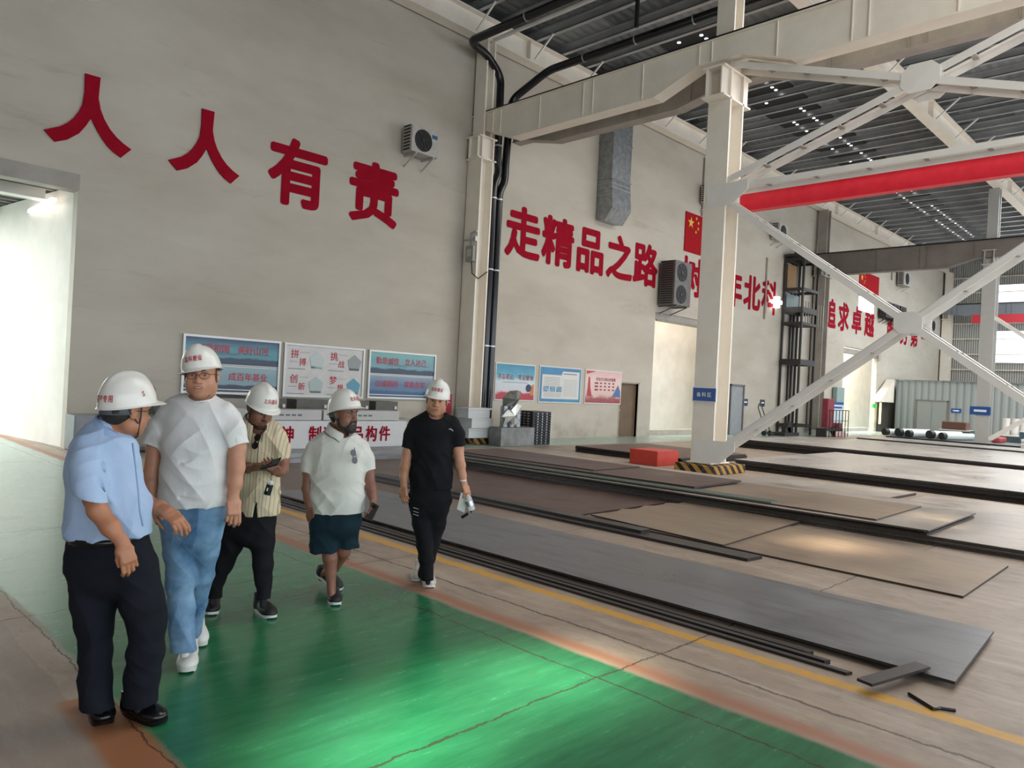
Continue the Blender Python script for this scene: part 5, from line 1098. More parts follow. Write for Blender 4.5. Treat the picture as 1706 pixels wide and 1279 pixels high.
def helmet(man, c, M, sc, text='北科建设', rear=None, tilt=0, low=0.03, Mh=None):
    """hard hat: shell with ridge, brim and rain rim; c = eye-level head centre"""
    t = math.radians(tilt); N = M if Mh is None else Mh; X_, Y_, Z_ = N[0], N[1] * math.cos(t) - N[2] * math.sin(t), N[2] * math.cos(t) + N[1] * math.sin(t)
    o = c + M[2] * low * sc - M[1] * .005 * sc
    A, B, H = .106 * sc, .128 * sc, .140 * sc
    def dome(ang, e):   # ang 0 = front, + to the wearer's left ; e 0..1
        el = e * math.pi / 2; s_ = math.cos(el) ** 0.85; h = math.sin(el) ** 0.92
        x = -math.sin(ang) * A * s_; y = math.cos(ang) * B * s_; z = H * h
        rid = max(0, 1 - abs(x) / (.034 * sc)); rid = min(1, rid * 2.2); z += rid * .009 * sc * min(1, max(0, (e - .35) * 5)); 
        if e < .12: pass
        z -= .012 * sc * (1 - math.cos(ang)) / 2 * (1 - e)     # lower at the back
        z += .010 * sc * (1 - e) * math.cos(ang) ** 2 * 0
        return o + x * X_ + y * Y_ + z * Z_
    n = 48; rows = []
    brim = []
    for j in range(n):
        a = 2 * math.pi * j / n; f_ = max(0, math.cos(a)); ext = (.008 + .040 * f_ ** 2.0) * sc; dz = -(.005 + .013 * f_ ** 2 ) * sc
        b0 = dome(a, 0.0); d = nrm(-math.sin(a) * A * X_ + math.cos(a) * B * Y_); brim.append((b0 + d * ext + Z_ * dz, b0 + d * ext * .5 + Z_ * dz * .35))
    rows.append([q[0] for q in brim]); rows.append([q[1] for q in brim])
    for e in (0.0, .03, .1, .2, .3, .4, .5, .6, .7, .8, .88, .95): rows.append([dome(2 * math.pi * j / n, e) for j in range(n)])
    b = MB(); vs = [v for r_ in rows for v in r_] + [dome(0, 1.0)]; R_ = len(rows); fs = []
    for i in range(R_ - 1):
        for j in range(n): fs.append((i * n + j, i * n + (j + 1) % n, (i + 1) * n + (j + 1) % n, (i + 1) * n + j))
    for j in range(n): fs.append(((R_ - 1) * n + j, (R_ - 1) * n + (j + 1) % n, R_ * n))
    b.add(vs, fs); ho = b.build('hard_hat', M_HELM, man.root, smooth=2, label='white hard hat with red lettering')
    sd = ho.modifiers.new('s', 'SOLIDIFY'); sd.thickness = .0035; sd.offset = -1
    ss = ho.modifiers.new('ss', 'SUBSURF'); ss.levels = 1; ss.render_levels = 1
    def sub(name, mb, m, **kw): q = mb.build(name, m, man.root, **kw); q.parent = ho; return q
    def put_text(tx, a0, e0, size, nm):
        b = MB()
        def fn(x, z, off):
            P_ = []
            for xi, zi in zip(x, z):
                a = a0 + xi / B; e = e0 + zi / (H * 1.25); p0 = dome(a, e); nn = nrm(p0 - (o + Z_ * .03 * sc)); P_.append(p0 + nn * (.0025 * sc + off))
            return np.array(P_)
        write(b, tx, (0, 0, 0), (1, 0, 0), (0, 0, 1), size, 0.02, fn=fn, pitch=1.12); sub(nm, b, M_HRED)
    put_text(text, 0.0, .25, .029 * sc, 'front_lettering')
    if rear: put_text(rear, -2.85, .18, .026 * sc, 'rear_lettering'); put_text('S', -1.35, .22, .026 * sc, 'side_mark')
    # vent slots on the crown
    b = MB()
    for q in (-1, 0, 1):
        p0 = dome(-math.pi / 2 * 0.9, .80); p1 = dome(0.5, .86); cc = dome(math.pi / 2, .82) + Y_ * q * .022 * sc + Z_ * .001; b.bar(cc - Y_ * .007 * sc, cc + Y_ * .007 * sc, .005, .004, Z_)
    sub('vent_slot', b, M_STRAP)
    def L(x, y, z): return c + sc * (x * M[0] + y * M[1] + z * M[2])
    for sx in (1, -1):
        b = MB(); b.tube([L(sx * .083, .02, .05), L(sx * .082, .025, -.02), L(sx * .070, .03, -.075), L(sx * .04, .045, -.112), L(0, .055, -.124)], .0035 * sc, 6); sub('chin_strap', b, M_STRAP)
        b = MB(); b.tube([L(sx * .083, -.05, .04), L(sx * .083, -.02, -.01), L(sx * .076, .02, -.05)], .0035 * sc, 6); sub('rear_strap', b, M_STRAP)
    b = MB(); pts = []
    for a in np.linspace(math.radians(95), math.radians(265), 15): pts.append((a, L(-math.sin(a) * .083, math.cos(a) * .110 - .008, -.012 - .016 * max(0, -math.cos(a))), L(-math.sin(a) * .086, math.cos(a) * .113 - .008, .045)))
    m_ = len(pts); b.add([q[1] for q in pts] + [q[2] for q in pts], [(i, i + 1, m_ + i + 1, m_ + i) for i in range(m_ - 1)]); hb = sub('rear_headband', b, M_BAND, smooth=2); sd = hb.modifiers.new('s', 'SOLIDIFY'); sd.thickness = .004
    return ho
def hair_ops(c, M, sc, wide=1.0, side=1.0, low=-.03):
    def L(x, y, z): return c + sc * (x * wide * M[0] + y * M[1] + z * M[2])
    return [('+', Ell(L(0, -.022, .046), (.081 * sc * wide, .098 * sc, .088 * sc), M), 0), ('+', Ell(L(0, -.045, -.01), (.074 * sc * wide, .074 * sc, .065 * sc), M), .02),
            ('-', Cut(L(0, .045, 0), M[1] * 1.0 + M[2] * -0.15, .4), .01), ('-', Cut(L(0, 0, low - .02), -M[2] + M[1] * 0.5, .4), .01),
            ('-', Box(L(0, .075, -.03), (.12 * sc, .055 * sc, .075 * sc), M, .01), .01)]
def hand_ops(w, d, n, side, curl, sc=1.0, thumb=None, spread=0.035, flat=0.0):
    """w wrist point, d direction wrist->knuckles, n back-of-hand normal, side +1: thumb lies towards d x n"""
    d = nrm(d); n = np.array(n, float); n = nrm(n - d * (n @ d)); t = np.cross(d, n) * side; pn = -n
    ops = [('+', Seg(w - d * .02 * sc, w + d * .03 * sc, (.026 * sc, .020 * sc), (.034 * sc, .017 * sc), t), .012), ('+', Box(w + d * .058 * sc, (.036 * sc, .034 * sc, .0135 * sc), (d, t, n), .012 * sc), .012),
           ('+', Ell(w + d * .035 * sc + t * .022 * sc + pn * .008 * sc, (.026 * sc, .017 * sc, .014 * sc), (d, t, n)), .012)]
    tips = []
    lens = ((.043, .026, .021), (.047, .030, .022), (.044, .028, .021), (.034, .021, .019)); offx = (.029, .010, -.010, -.028); rad = (.0094, .0097, .0092, .0082)
    for i in range(4):
        base = w + d * (.090 - abs(i - 1.2) * .0035) * sc + t * offx[i] * sc; a = 0.0; cu = curl[i] if not np.isscalar(curl) else curl
        dd = nrm(d + t * spread * (1.3 - i) * .9); p = base - dd * .012 * sc
        for j in range(3):
            a += math.radians(cu * (0.55, 1.0, 0.8)[j]); v = dd * math.cos(a) + pn * math.sin(a); ln = (lens[i][j] + (.012 if j == 0 else 0)) * sc; q = p + v * ln; r0 = rad[i] * sc * (1, .93, .85)[j]; r1 = rad[i] * sc * (.93, .85, .72)[j]
            ops.append(('+', Seg(p, q, r0, r1), .006 if j == 0 else .002)); p = q
        tips.append(p)
    tb = w + d * .028 * sc + t * .026 * sc + pn * .004 * sc
    if thumb is None: thumb = (0.75, 0.6, 0.35)   # along d, along t, towards the palm
    v = nrm(d * thumb[0] + t * thumb[1] + pn * thumb[2]); q = tb + v * .044 * sc; v2 = nrm(d * (thumb[0] + .35) + t * (thumb[1] - .3) + pn * thumb[2]); q2 = q + v2 * .032 * sc
    ops += [('+', Seg(tb, q, .0125 * sc, .0108 * sc), .010), ('+', Seg(q, q2, .0108 * sc, .0085 * sc), .002)]
    return ops, tips
def fold(V, A=.004, f=(9, 14, 5), ph=0.0, k=1.0):
    """soft creases: a few slanted ridges that fade in and out, plus finer crumple; k < 1 calms the rings on trouser legs"""
    x, y, z = V[:, 0], V[:, 1], V[:, 2]; u = x * R0[0] + y * R0[1]; v = x * _f0[0] + y * _f0[1]
    def ridge(q): return 1 - 2 * np.abs(np.sin(q)) ** 0.8
    def mask(a, b, c, s): return np.clip(0.15 + np.sin(u * a + z * b + ph * s) * np.sin(v * c - z * a * .6 + u * b + s), 0, 1)
    w1 = ridge(z * 15 + u * 17 + 1.3 * np.sin(u * 9 + ph + z * 7) + v * 8 + ph) * mask(9, 7, 6, 1.0); w2 = ridge(z * 13 - u * 21 + 1.4 * np.sin(v * 11 + z * 6 + ph * 2)) * mask(7, 11, 8, 2.3)
    w3 = ridge(u * 24 + z * 5 + 1.5 * np.sin(z * 6 + ph) + v * 12) * mask(5, 5, 9, 3.1); w4 = ridge(z * 34 + 2 * np.sin(u * 12 + ph) + v * 10) * mask(11, 9, 5, 4.2)
    return A * 2.2 * (0.6 * k * w1 + 0.6 * k * w2 + 0.5 * w3 + 0.35 * k * w4)
def shoe(man, heel, toe, kind, m_up, m_sole, L=.285, lift=0.0, ankle_h=.085, width=.046, lace=None, pitch=0.0, sock=None):
    """heel, toe: points on the ground (3-D); pitch raises the heel (deg)"""
    heel = np.array(heel, float); toe = np.array(toe, float); d = toe - heel; d[2] = 0; d = nrm(d); a = math.radians(pitch)
    dd = d * math.cos(a) - ZZ * math.sin(a); up = ZZ * math.cos(a) + d * math.sin(a); s_ = np.cross(dd, up)
    tp = heel + d * L; tp[2] = lift; o = tp - dd * L; M = (s_, dd, up)
    def P_(x, y, z): return o + s_ * x + dd * y * L + up * z
    w_ = width * 1.16; L = L * 1.03
    ops = [('+', Ell(P_(0, .16, .045), (w_ * .78, L * .17, .050), M), 0), ('+', Ell(P_(0, .45, .046), (w_ * .85, L * .30, .050), M), .03), ('+', Ell(P_(0, .72, .038), (w_ * 1.0, L * .27, .038), M), .03),
           ('+', Seg(P_(0, .20, .05), P_(0, .17, ankle_h), (w_ * .75, w_ * .95), (w_ * .80, w_ * 1.0), s_), .025), ('-', Cut(P_(0, 0, .012), -up, .5), 0), ('-', Cut(P_(0, .17, ankle_h), up - dd * .25, .08), 0)]
    so = sdf_obj('shoe', ops, .004, m_up, man.root, sm=1)
    n = 28; sh = []
    for j in range(n):
        q = 2 * math.pi * j / n; c_, s2 = math.cos(q), math.sin(q); y = .5 + .5 * s2 * 1.0; wx = w_ * (0.80 + .26 * max(0, s2) - .02) * (abs(c_) ** 0.75) * (1 if c_ > 0 else -1); sh.append((wx * 1.06, y))
    b = MB(); lo_ = [P_(x, y * 1.0, 0.0 + (.012 if y > .93 else 0)) for x, y in sh]; hi_ = [P_(x * 1.03, y * 1.01 - .003, .024 + (.006 if y > .9 else 0)) for x, y in sh]
    b.add(lo_ + hi_, [tuple(range(n)), tuple(range(2 * n - 1, n - 1, -1))] + [(i, (i + 1) % n, n + (i + 1) % n, n + i) for i in range(n)]); sb = b.build('sole', m_sole, man.root, smooth=1); sb.parent = so
    if lace is not None:
        b = MB()
        for k in range(4): y = .36 + .08 * k; z = .100 - .009 * k; b.bar(P_(-.02, y, z), P_(.02, y + .03, z - .002), .009, .005, up); b.bar(P_(.02, y, z), P_(-.02, y + .03, z - .002), .009, .005, up)
        lb = b.build('laces', lace, man.root); lb.parent = so
    return so
def glasses(man, c, M, sc, wide, m, name='eyeglasses'):
    def L(x, y, z): return c + sc * (x * wide * M[0] + y * M[1] + z * M[2])
    r = MB()
    for sx in (1, -1):
        pts = [L(sx * .032 + .024 * math.cos(a), .102, .002 + .017 * math.sin(a) * (1 if abs(math.sin(a)) < .7 else .95)) for a in np.linspace(0, 2 * math.pi, 21)]; r.tube(pts, .0016, 6, caps=False)
        r.tube([L(sx * .056, .100, .010), L(sx * .078, .06, .010), L(sx * .085, 0, .006)], .0018, 6)
    r.tube([L(-.009, .104, .006), L(0, .107, .008), L(.009, .104, .006)], .0016, 6); g = r.build(name, m, man.root)
    return g
def sunglasses(pos, yaw, roll, label, sc=1.0):
    """folded sunglasses hanging vertically by one temple"""
    M = frame(yaw, 0, roll); X_, Y_, Z_ = M; g = empty('sunglasses', pos, label, 'sunglasses'); pos = np.array(pos, float)
    for k in (0, 1):
        c = pos - Z_ * (.028 + .058 * k) * sc; vs = []; n = 20
        for f_ in (0, 1):
            for j in range(n): a = 2 * math.pi * j / n; vs.append(c + X_ * .021 * sc * math.cos(a) + Z_ * .026 * sc * math.sin(a) + Y_ * (.006 * f_ + .003))
        b = MB(); b.add(vs, [tuple(range(n - 1, -1, -1)), tuple(range(n, 2 * n))] + [(i, (i + 1) % n, n + (i + 1) % n, n + i) for i in range(n)]); b.build('lens', M_SGL, g)
    b = MB(); b.bar(pos + X_ * .006 - Z_ * .052 * sc + Y_ * .006, pos + X_ * .006 - Z_ * .062 * sc + Y_ * .006, .012, .006, Y_); b.bar(pos - X_ * .016 * sc + Z_ * .01 + Y_ * .002, pos - X_ * .016 * sc - Z_ * .1 * sc + Y_ * .001, .006, .004, Y_); b.build('frame', M_SGL, g)
    return g
def collar(man, cpos, rx, ry, M, m, h=.04, open_=0.35, tip=.05, name='collar', drop=.035, thick=.004):
    """turned-down collar round the neck; M frame rows right/forward/up; opening at the front"""
    b = MB(); n = 26; A_ = np.linspace(open_, 2 * math.pi - open_, n); rows = []
    for kk, (dr, dzv) in enumerate(((0, h), (.010, h * .9), (.022, 0.0 - drop * .4), (.028, -drop))):
        row = []
        for a in A_:
            e = 1 - min(1, min(a - open_, 2 * math.pi - open_ - a) / .6); x = math.sin(a) * (rx + dr); y = math.cos(a) * (ry + dr); z = dzv - (.030 * math.cos(a) + .01) - (tip * e if kk >= 2 else .012 * e); row.append(cpos + x * M[0] + (y + (.012 * e if kk >= 2 else 0)) * M[1] + z * M[2])
        rows.append(row)
    b.add([v for r_ in rows for v in r_], [(i * n + j, i * n + j + 1, (i + 1) * n + j + 1, (i + 1) * n + j) for i in range(3) for j in range(n - 1)])
    o = b.build(name, m, man.root, smooth=2); s_ = o.modifiers.new('s', 'SOLIDIFY'); s_.thickness = thick; return o
def button_row(man, pts, m, r=.005):
    b0 = None
    for p in pts:
        b = MB(); b.cyl(p, p - FW * .003, r, 8); b.build('button', m, man.root)
H4 = .004
# ---- man 1: light blue shirt, seen from behind and side, looking right
P1 = Man(3.64, onZ(205, 1180), 'man in light blue short-sleeved shirt and black trousers, nearest, turned away, gesturing')
hc = P1.p(212, 684, .0); HM = frame(143, 4, 2); hs = 1.02
body = head_ops(hc, HM, hs, 1.04) + plus(P1.ch([(196, 690, -.0, 19, .060), (188, 725, .0, 22, .066), (182, 750, 0, 30, .08)]), .03)
body += plus(slim(P1.ch([(180, 745, 0, 38, .12), (178, 800, 0, 44, .12), (180, 880, 0, 50, .12), (180, 930, 0, 42, .105), (178, 950, 0, 34, .09)]), .78), .03)
body += plus(P1.ch([(151, 770, -.13, 13), (156, 830, -.18, 15.5), (163, 850, -.21, 15.5, .045), (184, 878, -.22, 14.5, .042), (203, 903, -.23, 10, .027)]), .02)
hd, _ = hand_ops(P1.p(205, 905, -.23), P1.p(217, 940, -.24) - P1.p(205, 905, -.23), -FW * .8 + R0 * .75, 1, (46, 50, 54, 58), 1.02, thumb=(.85, .25, .75)); body += hd
body += plus(P1.ch([(214, 780, .10, 11), (226, 828, .14, 12), (244, 838, .15, 13, .038), (264, 846, .12, 13, .036), (280, 852, .08, 10, .026)]), .02)
hd, _ = hand_ops(P1.p(279, 852, .08), P1.p(300, 871, .04) - P1.p(279, 852, .08), -FW * .55 + UP * .75 + R0 * .3, -1, (44, 48, 52, 56), 1.0, thumb=(.8, .35, .6)); body += hd
body += plus(slim(P1.ch([(158, 985, 0, 26, .09), (158, 1075, 0, 18, .06), (163, 1165, -.02, 12, .04), (166, 1182, -.03, 11, .04)]), .66), .01) + plus(slim(P1.ch([(228, 985, 0, 26, .09), (242, 1075, .02, 18, .06), (232, 1160, .04, 12, .04), (232, 1180, .04, 11, .04)]), .66), .01)
sdf_obj('body', body, H4, [S_TAN, M_LIP, M_SOCK], P1.root, matfn=lip_fn(hc, HM, hs, sock=.35))
head_extras(P1, hc, HM, hs, 1.04); sdf_obj('hair', hair_ops(hc, HM, hs, 1.04), H4, M_HAIR, P1.root); glasses(P1, hc, HM, hs, 1.04, M_STRAP)
helmet(P1, hc, HM, 1.06, '北科建设', rear='客户专用', tilt=-12, low=.036)
to = plus(P1.ch([(186, 712, 0, 24, .07), (180, 728, 0, 40, .10), (174, 752, 0, 53, .13), (172, 790, 0, 58, .145), (180, 840, 0, 65, .16), (182, 868, 0, 66, .165), (181, 888, 0, 65, .155), (180, 900, 0, 60, .145)]), .03)
to += [('-', Cut(P1.p(180, 893, 0), -UP + RT * .02, .5), .006)]
sh = plus(P1.ch([(152, 745, -.08, 27, .08), (147, 778, -.14, 27, .085), (150, 806, -.17, 26, .082), (157, 840, -.19, 24, .078)]), .035)
sh += [('-', Cut(P1.p(155, 829, -.18), UP * -.93 + RT * -.28, .13), .003)] + minus(P1.ch([(154, 826, -.18, 17.5, .056), (158, 850, -.20, 18, .058)]), .003)
sh = sh + to
sh += minus(P1.ch([(186, 700, 0, 20, .062), (190, 690, 0, 22, .07)]), .004)
# folds: shoulder seam, armpit drag lines, waist bunching
for a_, c_, r_ in (((172, 775, -.15), (166, 800, -.17), .010), ((158, 770, -.24), (176, 835, -.17), .008), ((196, 795, -.165), (178, 845, -.17), .009), ((215, 850, -.17), (170, 874, -.17), .009), ((234, 858, -.13), (196, 886, -.165), .008)):
    sh.append(('-', Seg(P1.p(*a_), P1.p(*c_), r_, r_ * .6), .02))
sdf_obj('shirt', sh, .005, C_BLUE, P1.root, disp=lambda V: fold(V, .0045, (17, 12, 9), 1.0), sm=1)
collar(P1, P1.p(188, 716, 0), .078, .082, frame(62, -6, 14), C_BLUEC, h=.045, open_=.25, tip=.045, drop=.03)
b = MB(); pts = [P1.p(*q) for q in ((221, 738, -.105), (226, 775, -.13), (231, 820, -.13), (233, 850, -.12), (238, 876, -.11))]; b.tube(pts, .0045, 6); b.build('button_placket', C_BLUEC, P1.root, smooth=2)
hp = plus(P1.ch([(181, 886, 0, 59, .140), (181, 905, 0, 63, .150), (182, 935, 0, 65, .15), (183, 952, 0, 62, .14)]), .03)
tr = plus(P1.ch([(152, 945, 0, 36, .125), (156, 1000, 0, 35, .11), (157, 1040, 0, 29, .092), (158, 1085, 0, 25, .08), (158, 1130, -.01, 24, .078), (162, 1182, -.02, 26, .082)]), .03)
tr += plus(P1.ch([(228, 945, 0, 33, .125), (237, 1000, .01, 32, .115), (245, 1040, .02, 29, .092), (243, 1085, .02, 28, .082), (237, 1125, .03, 27, .078), (233, 1178, .04, 27, .08)]), .03)
tr += [('-', Cut(P1.p(180, 888, 0), UP, .3), .003), ('-', Cut(P1.p(162, 1178, -.02), -UP - RT * .1, .16), .004), ('-', Cut(P1.p(233, 1172, .04), -UP + RT * .05, .16), .004)]
sdf_obj('trousers', tr + hp, .0055, C_NAVY, P1.root, disp=lambda V: fold(V, .005, (11, 9, 6), 2.0, .7))
b = MB(); cpt = [P1.p(181, 891, 0) + RT * .182 * math.cos(a) + FW * .162 * math.sin(a) - UP * .012 * math.sin(a) * -1 for a in np.linspace(0, 2 * math.pi, 33)]; m_ = len(cpt)
b.add([q - UP * .017 for q in cpt] + [q + UP * .017 for q in cpt], [(i, i + 1, m_ + i + 1, m_ + i) for i in range(m_ - 1)]); bo = b.build('belt', M_LEATH, P1.root, smooth=2); s_ = bo.modifiers.new('s', 'SOLIDIFY'); s_.thickness = .006
shoe(P1, onZ(156, 1174, 0), onZ(178, 1216, 0), 'dress', M_LEATH, M_LEATH, L=.285, width=.052, ankle_h=.125, sock=C_BLK2)
shoe(P1, onZ(207, 1184, 0), onZ(284, 1212, 0), 'dress', M_LEATH, M_LEATH, L=.285, width=.05, ankle_h=.125, sock=C_BLK2)
# ---- man 2: white T-shirt and jeans, glasses, walking towards the camera
P2 = Man(4.42, onZ(318, 1085), 'man in plain white T-shirt, blue jeans and white shoes, with glasses, smiling')
hc = P2.p(336, 626, -.05); HM = frame(12, 2, -3); hs = 1.06
body = head_ops(hc, HM, hs, 1.06) + plus(P2.ch([(337, 640, .02, 17, .062), (336, 668, .02, 19, .066), (334, 690, .02, 30, .08)]), .03)
body += plus(slim(P2.ch([(326, 700, 0, 42, .10), (324, 780, 0, 44, .11), (320, 860, 0, 44, .105), (318, 890, 0, 38, .10)]), .78), .03)
body += plus(P2.ch([(268, 705, 0, 10), (258, 745, -.0, 13), (252, 790, -.02, 12.5, .04), (251, 815, -.03, 11, .034), (255, 845, -.05, 8, .022)]), .02)
hd, _ = hand_ops(P2.p(255, 846, -.05), P2.p(262, 868, -.07) - P2.p(255, 846, -.05), -RT * .9 - FW * .3, -1, (28, 32, 36, 40), 1.08); body += hd
body += plus(P2.ch([(385, 705, 0, 10), (395, 745, 0, 14, .05), (394, 778, -.02, 13, .046), (391, 805, -.04, 12, .036), (388, 826, -.05, 9, .026)]), .02)
hd, _ = hand_ops(P2.p(388, 828, -.05), P2.p(389, 848, -.07) - P2.p(388, 828, -.05), RT * .55 - FW * .85, -1, (46, 50, 54, 58), 1.16, thumb=(.9, .2, .6)); body += hd
body += plus(slim(P2.ch([(300, 890, 0, 22, .08), (302, 980, 0, 17, .06), (306, 1075, -.05, 12, .04), (308, 1092, -.06, 11, .04)]), .66), .01) + plus(slim(P2.ch([(343, 890, 0, 22, .08), (336, 965, .12, 15, .06), (325, 1035, .28, 10, .04), (324, 1052, .3, 10, .04)]), .66), .01)
sdf_obj('body', body, H4, [S_LIGHT, M_LIP, M_SHOEW], P2.root, matfn=lip_fn(hc, HM, hs, wide=1.06, sock=.35))
head_extras(P2, hc, HM, hs, 1.06, lidded=.36); sdf_obj('hair', hair_ops(hc, HM, 1.05, 1.06, low=-.045), H4, M_HAIR, P2.root); glasses(P2, hc, HM, hs, 1.06, M_STRAP)
b = MB(); L_ = lambda x, y, z: hc + hs * (x * HM[0] + y * HM[1] + z * HM[2]); b.tube([L_(-.013, .0935, -.0605), L_(0, .0955, -.062), L_(.013, .0935, -.0605)], .0022, 6); b.build('teeth', M_EYE, P2.root)
helmet(P2, hc, HM, 1.03, '北科建设', tilt=-2, low=.036, Mh=frame(4, 2, -13))
to = plus(P2.ch([(335, 668, .02, 26, .07), (330, 680, 0, 52, .10), (328, 700, 0, 58, .125), (326, 740, 0, 54, .14), (324, 790, 0, 54, .15), (322, 830, 0, 56, .15), (321, 856, 0, 56, .145)]), .03)
to += [('-', Cut(P2.p(321, 842, 0), -UP, .5), .005)]
sh = plus(P2.ch([(281, 690, 0, 17, .075), (266, 718, 0, 20, .075), (255, 752, 0, 20.5, .075)]), .04) + [('-', Cut(P2.p(256, 741, 0), -UP * .96 - RT * .30, .13), .003)] + minus(P2.ch([(260, 730, 0, 17, .062), (253, 765, 0, 17, .062)]), .003)
sh += plus(P2.ch([(378, 688, 0, 17, .075), (389, 715, 0, 19.5, .075), (398, 754, 0, 19.5, .075)]), .04) + [('-', Cut(P2.p(397, 742, 0), -UP * .96 + RT * .26, .13), .003)] + minus(P2.ch([(393, 730, 0, 16, .062), (400, 768, 0, 16, .062)]), .003)
sh = sh + to
sh += minus(P2.ch([(336, 675, .0, 20, .070), (337, 650, .02, 25, .10)]), .006) + [('-', Ell(P2.p(335, 657, -.085), (.070, .075, .036)), .008)]
for a_, c_, r_ in (((356, 808, -.155), (310, 822, -.155), .007), ((345, 760, -.145), (300, 770, -.145), .006), ((300, 830, -.15), (340, 838, -.15), .006)): sh.append(('-', Seg(P2.p(*a_), P2.p(*c_), r_, r_ * .5), .02))
sdf_obj('t_shirt', sh, .005, C_WHITE, P2.root, disp=lambda V: fold(V, .005, (13, 10, 7), 4.0))
b = MB(); b.tube([P2.p(336, 657, -.02) + (FW * math.sin(a) * .084 + RT * math.cos(a) * .075) + UP * (.022 * math.sin(a) - .020) for a in np.linspace(0, 2 * math.pi, 25)], .006, 6, caps=False); b.build('neck_rib', C_WHITE, P2.root, smooth=2)
hp = plus(P2.ch([(321, 836, 0, 52, .14), (320, 858, 0, 53, .14), (320, 885, 0, 49, .135)]), .03)
tr = plus(P2.ch([(300, 870, 0, 27, .11), (300, 920, -.01, 25, .10), (300, 970, -.02, 22, .085), (301, 1010, -.03, 21, .078), (304, 1050, -.05, 20, .074), (306, 1090, -.06, 21, .076)]), .03)
tr += plus(P2.ch([(344, 870, 0, 24, .11), (344, 915, .06, 20, .095), (338, 958, .12, 16.5, .08), (329, 1005, .22, 14, .07), (322, 1052, .30, 13, .062)]), .025)
tr += [('-', Cut(P2.p(306, 1083, -.05), -UP, .12), .004), ('-', Cut(P2.p(320, 838, 0), UP, .3), .003)]
for a_, c_, r_ in (((284, 1060, -.14), (320, 1052, -.14), .008), ((286, 1072, -.14), (322, 1066, -.14), .007), ((284, 985, -.11), (318, 975, -.11), .008), ((281, 1000, -.12), (316, 994, -.11), .006), ((290, 880, -.12), (322, 900, -.12), .007)): tr.append(('-', Seg(P2.p(*a_), P2.p(*c_), r_, r_ * .6), .016))
sdf_obj('jeans', tr + hp, .005, C_JEAN, P2.root, disp=lambda V: fold(V, .005, (24, 8, 9), 5.0, .7))
shoe(P2, onZ(315, 1092, 0), onZ(308, 1136, 0), 'sneaker', M_SHOEW, M_SOLE, L=.29, width=.052, lace=M_WHITE, ankle_h=.12, sock=M_SHOEW)
shoe(P2, onZ(324, 1056, 0), onZ(338, 1083, 0), 'sneaker', M_SHOEW, M_SOLE, L=.27, width=.046, lace=M_WHITE, pitch=10, ankle_h=.1, sock=M_SHOEW)
# ---- man 3: cream striped shirt, looking at a phone
P3 = Man(5.32, onZ(395, 1025), 'man in cream striped shirt and black trousers looking down at his phone')
hc = P3.p(434, 682, -.03); HM = frame(46, 20, 3); hs = 1.0
body = head_ops(hc, HM, hs) + plus(P3.ch([(429, 690, .03, 13, .056), (427, 712, .04, 14, .06), (427, 730, .04, 24, .08)]), .03)
body += plus(slim(P3.ch([(430, 730, 0, 30, .09), (430, 800, 0, 31, .10), (430, 860, 0, 34, .10), (428, 880, 0, 28, .09)]), .78), .03)
body += plus(P3.ch([(400, 726, 0, 8), (392, 760, -.04, 10.5, .045), (398, 776, -.10, 10, .042), (412, 779, -.18, 9, .036), (424, 778, -.24, 6.6, .027)]), .02)
hd, _ = hand_ops(P3.p(422, 778, -.24), P3.p(441, 779, -.29) - P3.p(422, 778, -.24), -UP * .8 - FW * .55, -1, (20, 24, 28, 32), 1.0, thumb=(.9, .25, .1)); body += hd
body += plus(P3.ch([(463, 732, 0, 8), (472, 765, -.03, 10, .045), (471, 782, -.10, 9, .038), (466, 786, -.18, 7.5, .030), (463, 786, -.22, 6.6, .026)]), .02)
hd, _ = hand_ops(P3.p(464, 787, -.22), P3.p(455, 778, -.30) - P3.p(464, 787, -.22), -FW * .75 - UP * .3 + RT * .5, -1, (42, 46, 50, 54), .98, thumb=(.6, .3, .7)); body += hd
body += plus(slim(P3.ch([(394, 880, 0, 16, .075), (372, 930, .06, 12, .055), (357, 990, .02, 9, .04), (353, 1004, .0, 8, .04)]), .66), .01) + plus(slim(P3.ch([(434, 880, 0, 16, .075), (436, 930, -.02, 12, .055), (438, 985, -.03, 9, .04), (438, 1008, -.03, 8, .04)]), .66), .01)
sdf_obj('body', body, H4, [S_BROWN, M_LIPD, M_SOCK], P3.root, matfn=lip_fn(hc, HM, hs, sock=.35))
head_extras(P3, hc, HM, hs, lidded=.3); sdf_obj('hair', hair_ops(hc, HM, hs, low=-.04), H4, M_HAIR, P3.root)
def L3(x, y, z): return hc + hs * (x * HM[0] + y * HM[1] + z * HM[2])
mo = [('+', Seg(L3(-.021, .088, -.046), L3(0, .097, -.042), .0055, .0075), 0), ('+', Seg(L3(0, .097, -.042), L3(.021, .088, -.046), .0075, .0055), .004)]; sdf_obj('moustache', mo, .003, M_HAIR, P3.root)
b_ = [('+', Ell(L3(0, .070, -.100), (.032 * hs, .026 * hs, .024 * hs), HM), 0), ('+', Seg(L3(.05, .03, -.075), L3(.02, .07, -.105), .014, .014), .01), ('+', Seg(L3(-.05, .03, -.075), L3(-.02, .07, -.105), .014, .014), .01)]; sdf_obj('beard', b_, .0035, mat('short_beard', '2c201b', 0.8, c2='382a24', scale=60), P3.root)
helmet(P3, hc, HM, 1.02, '北科建设', tilt=-3, low=.046)
to = plus(P3.ch([(428, 705, .03, 20, .065), (430, 718, .01, 36, .085), (432, 735, 0, 41, .105), (432, 770, 0, 36, .115), (431, 810, 0, 34, .12), (431, 845, 0, 35, .12), (431, 868, 0, 35, .12)]), .03)
to += [('-', Cut(P3.p(431, 857, 0), -UP, .5), .004), ('-', Seg(P3.p(424, 840, -.14), P3.p(423, 872, -.13), (.008, .05), (.022, .06)), .004)]
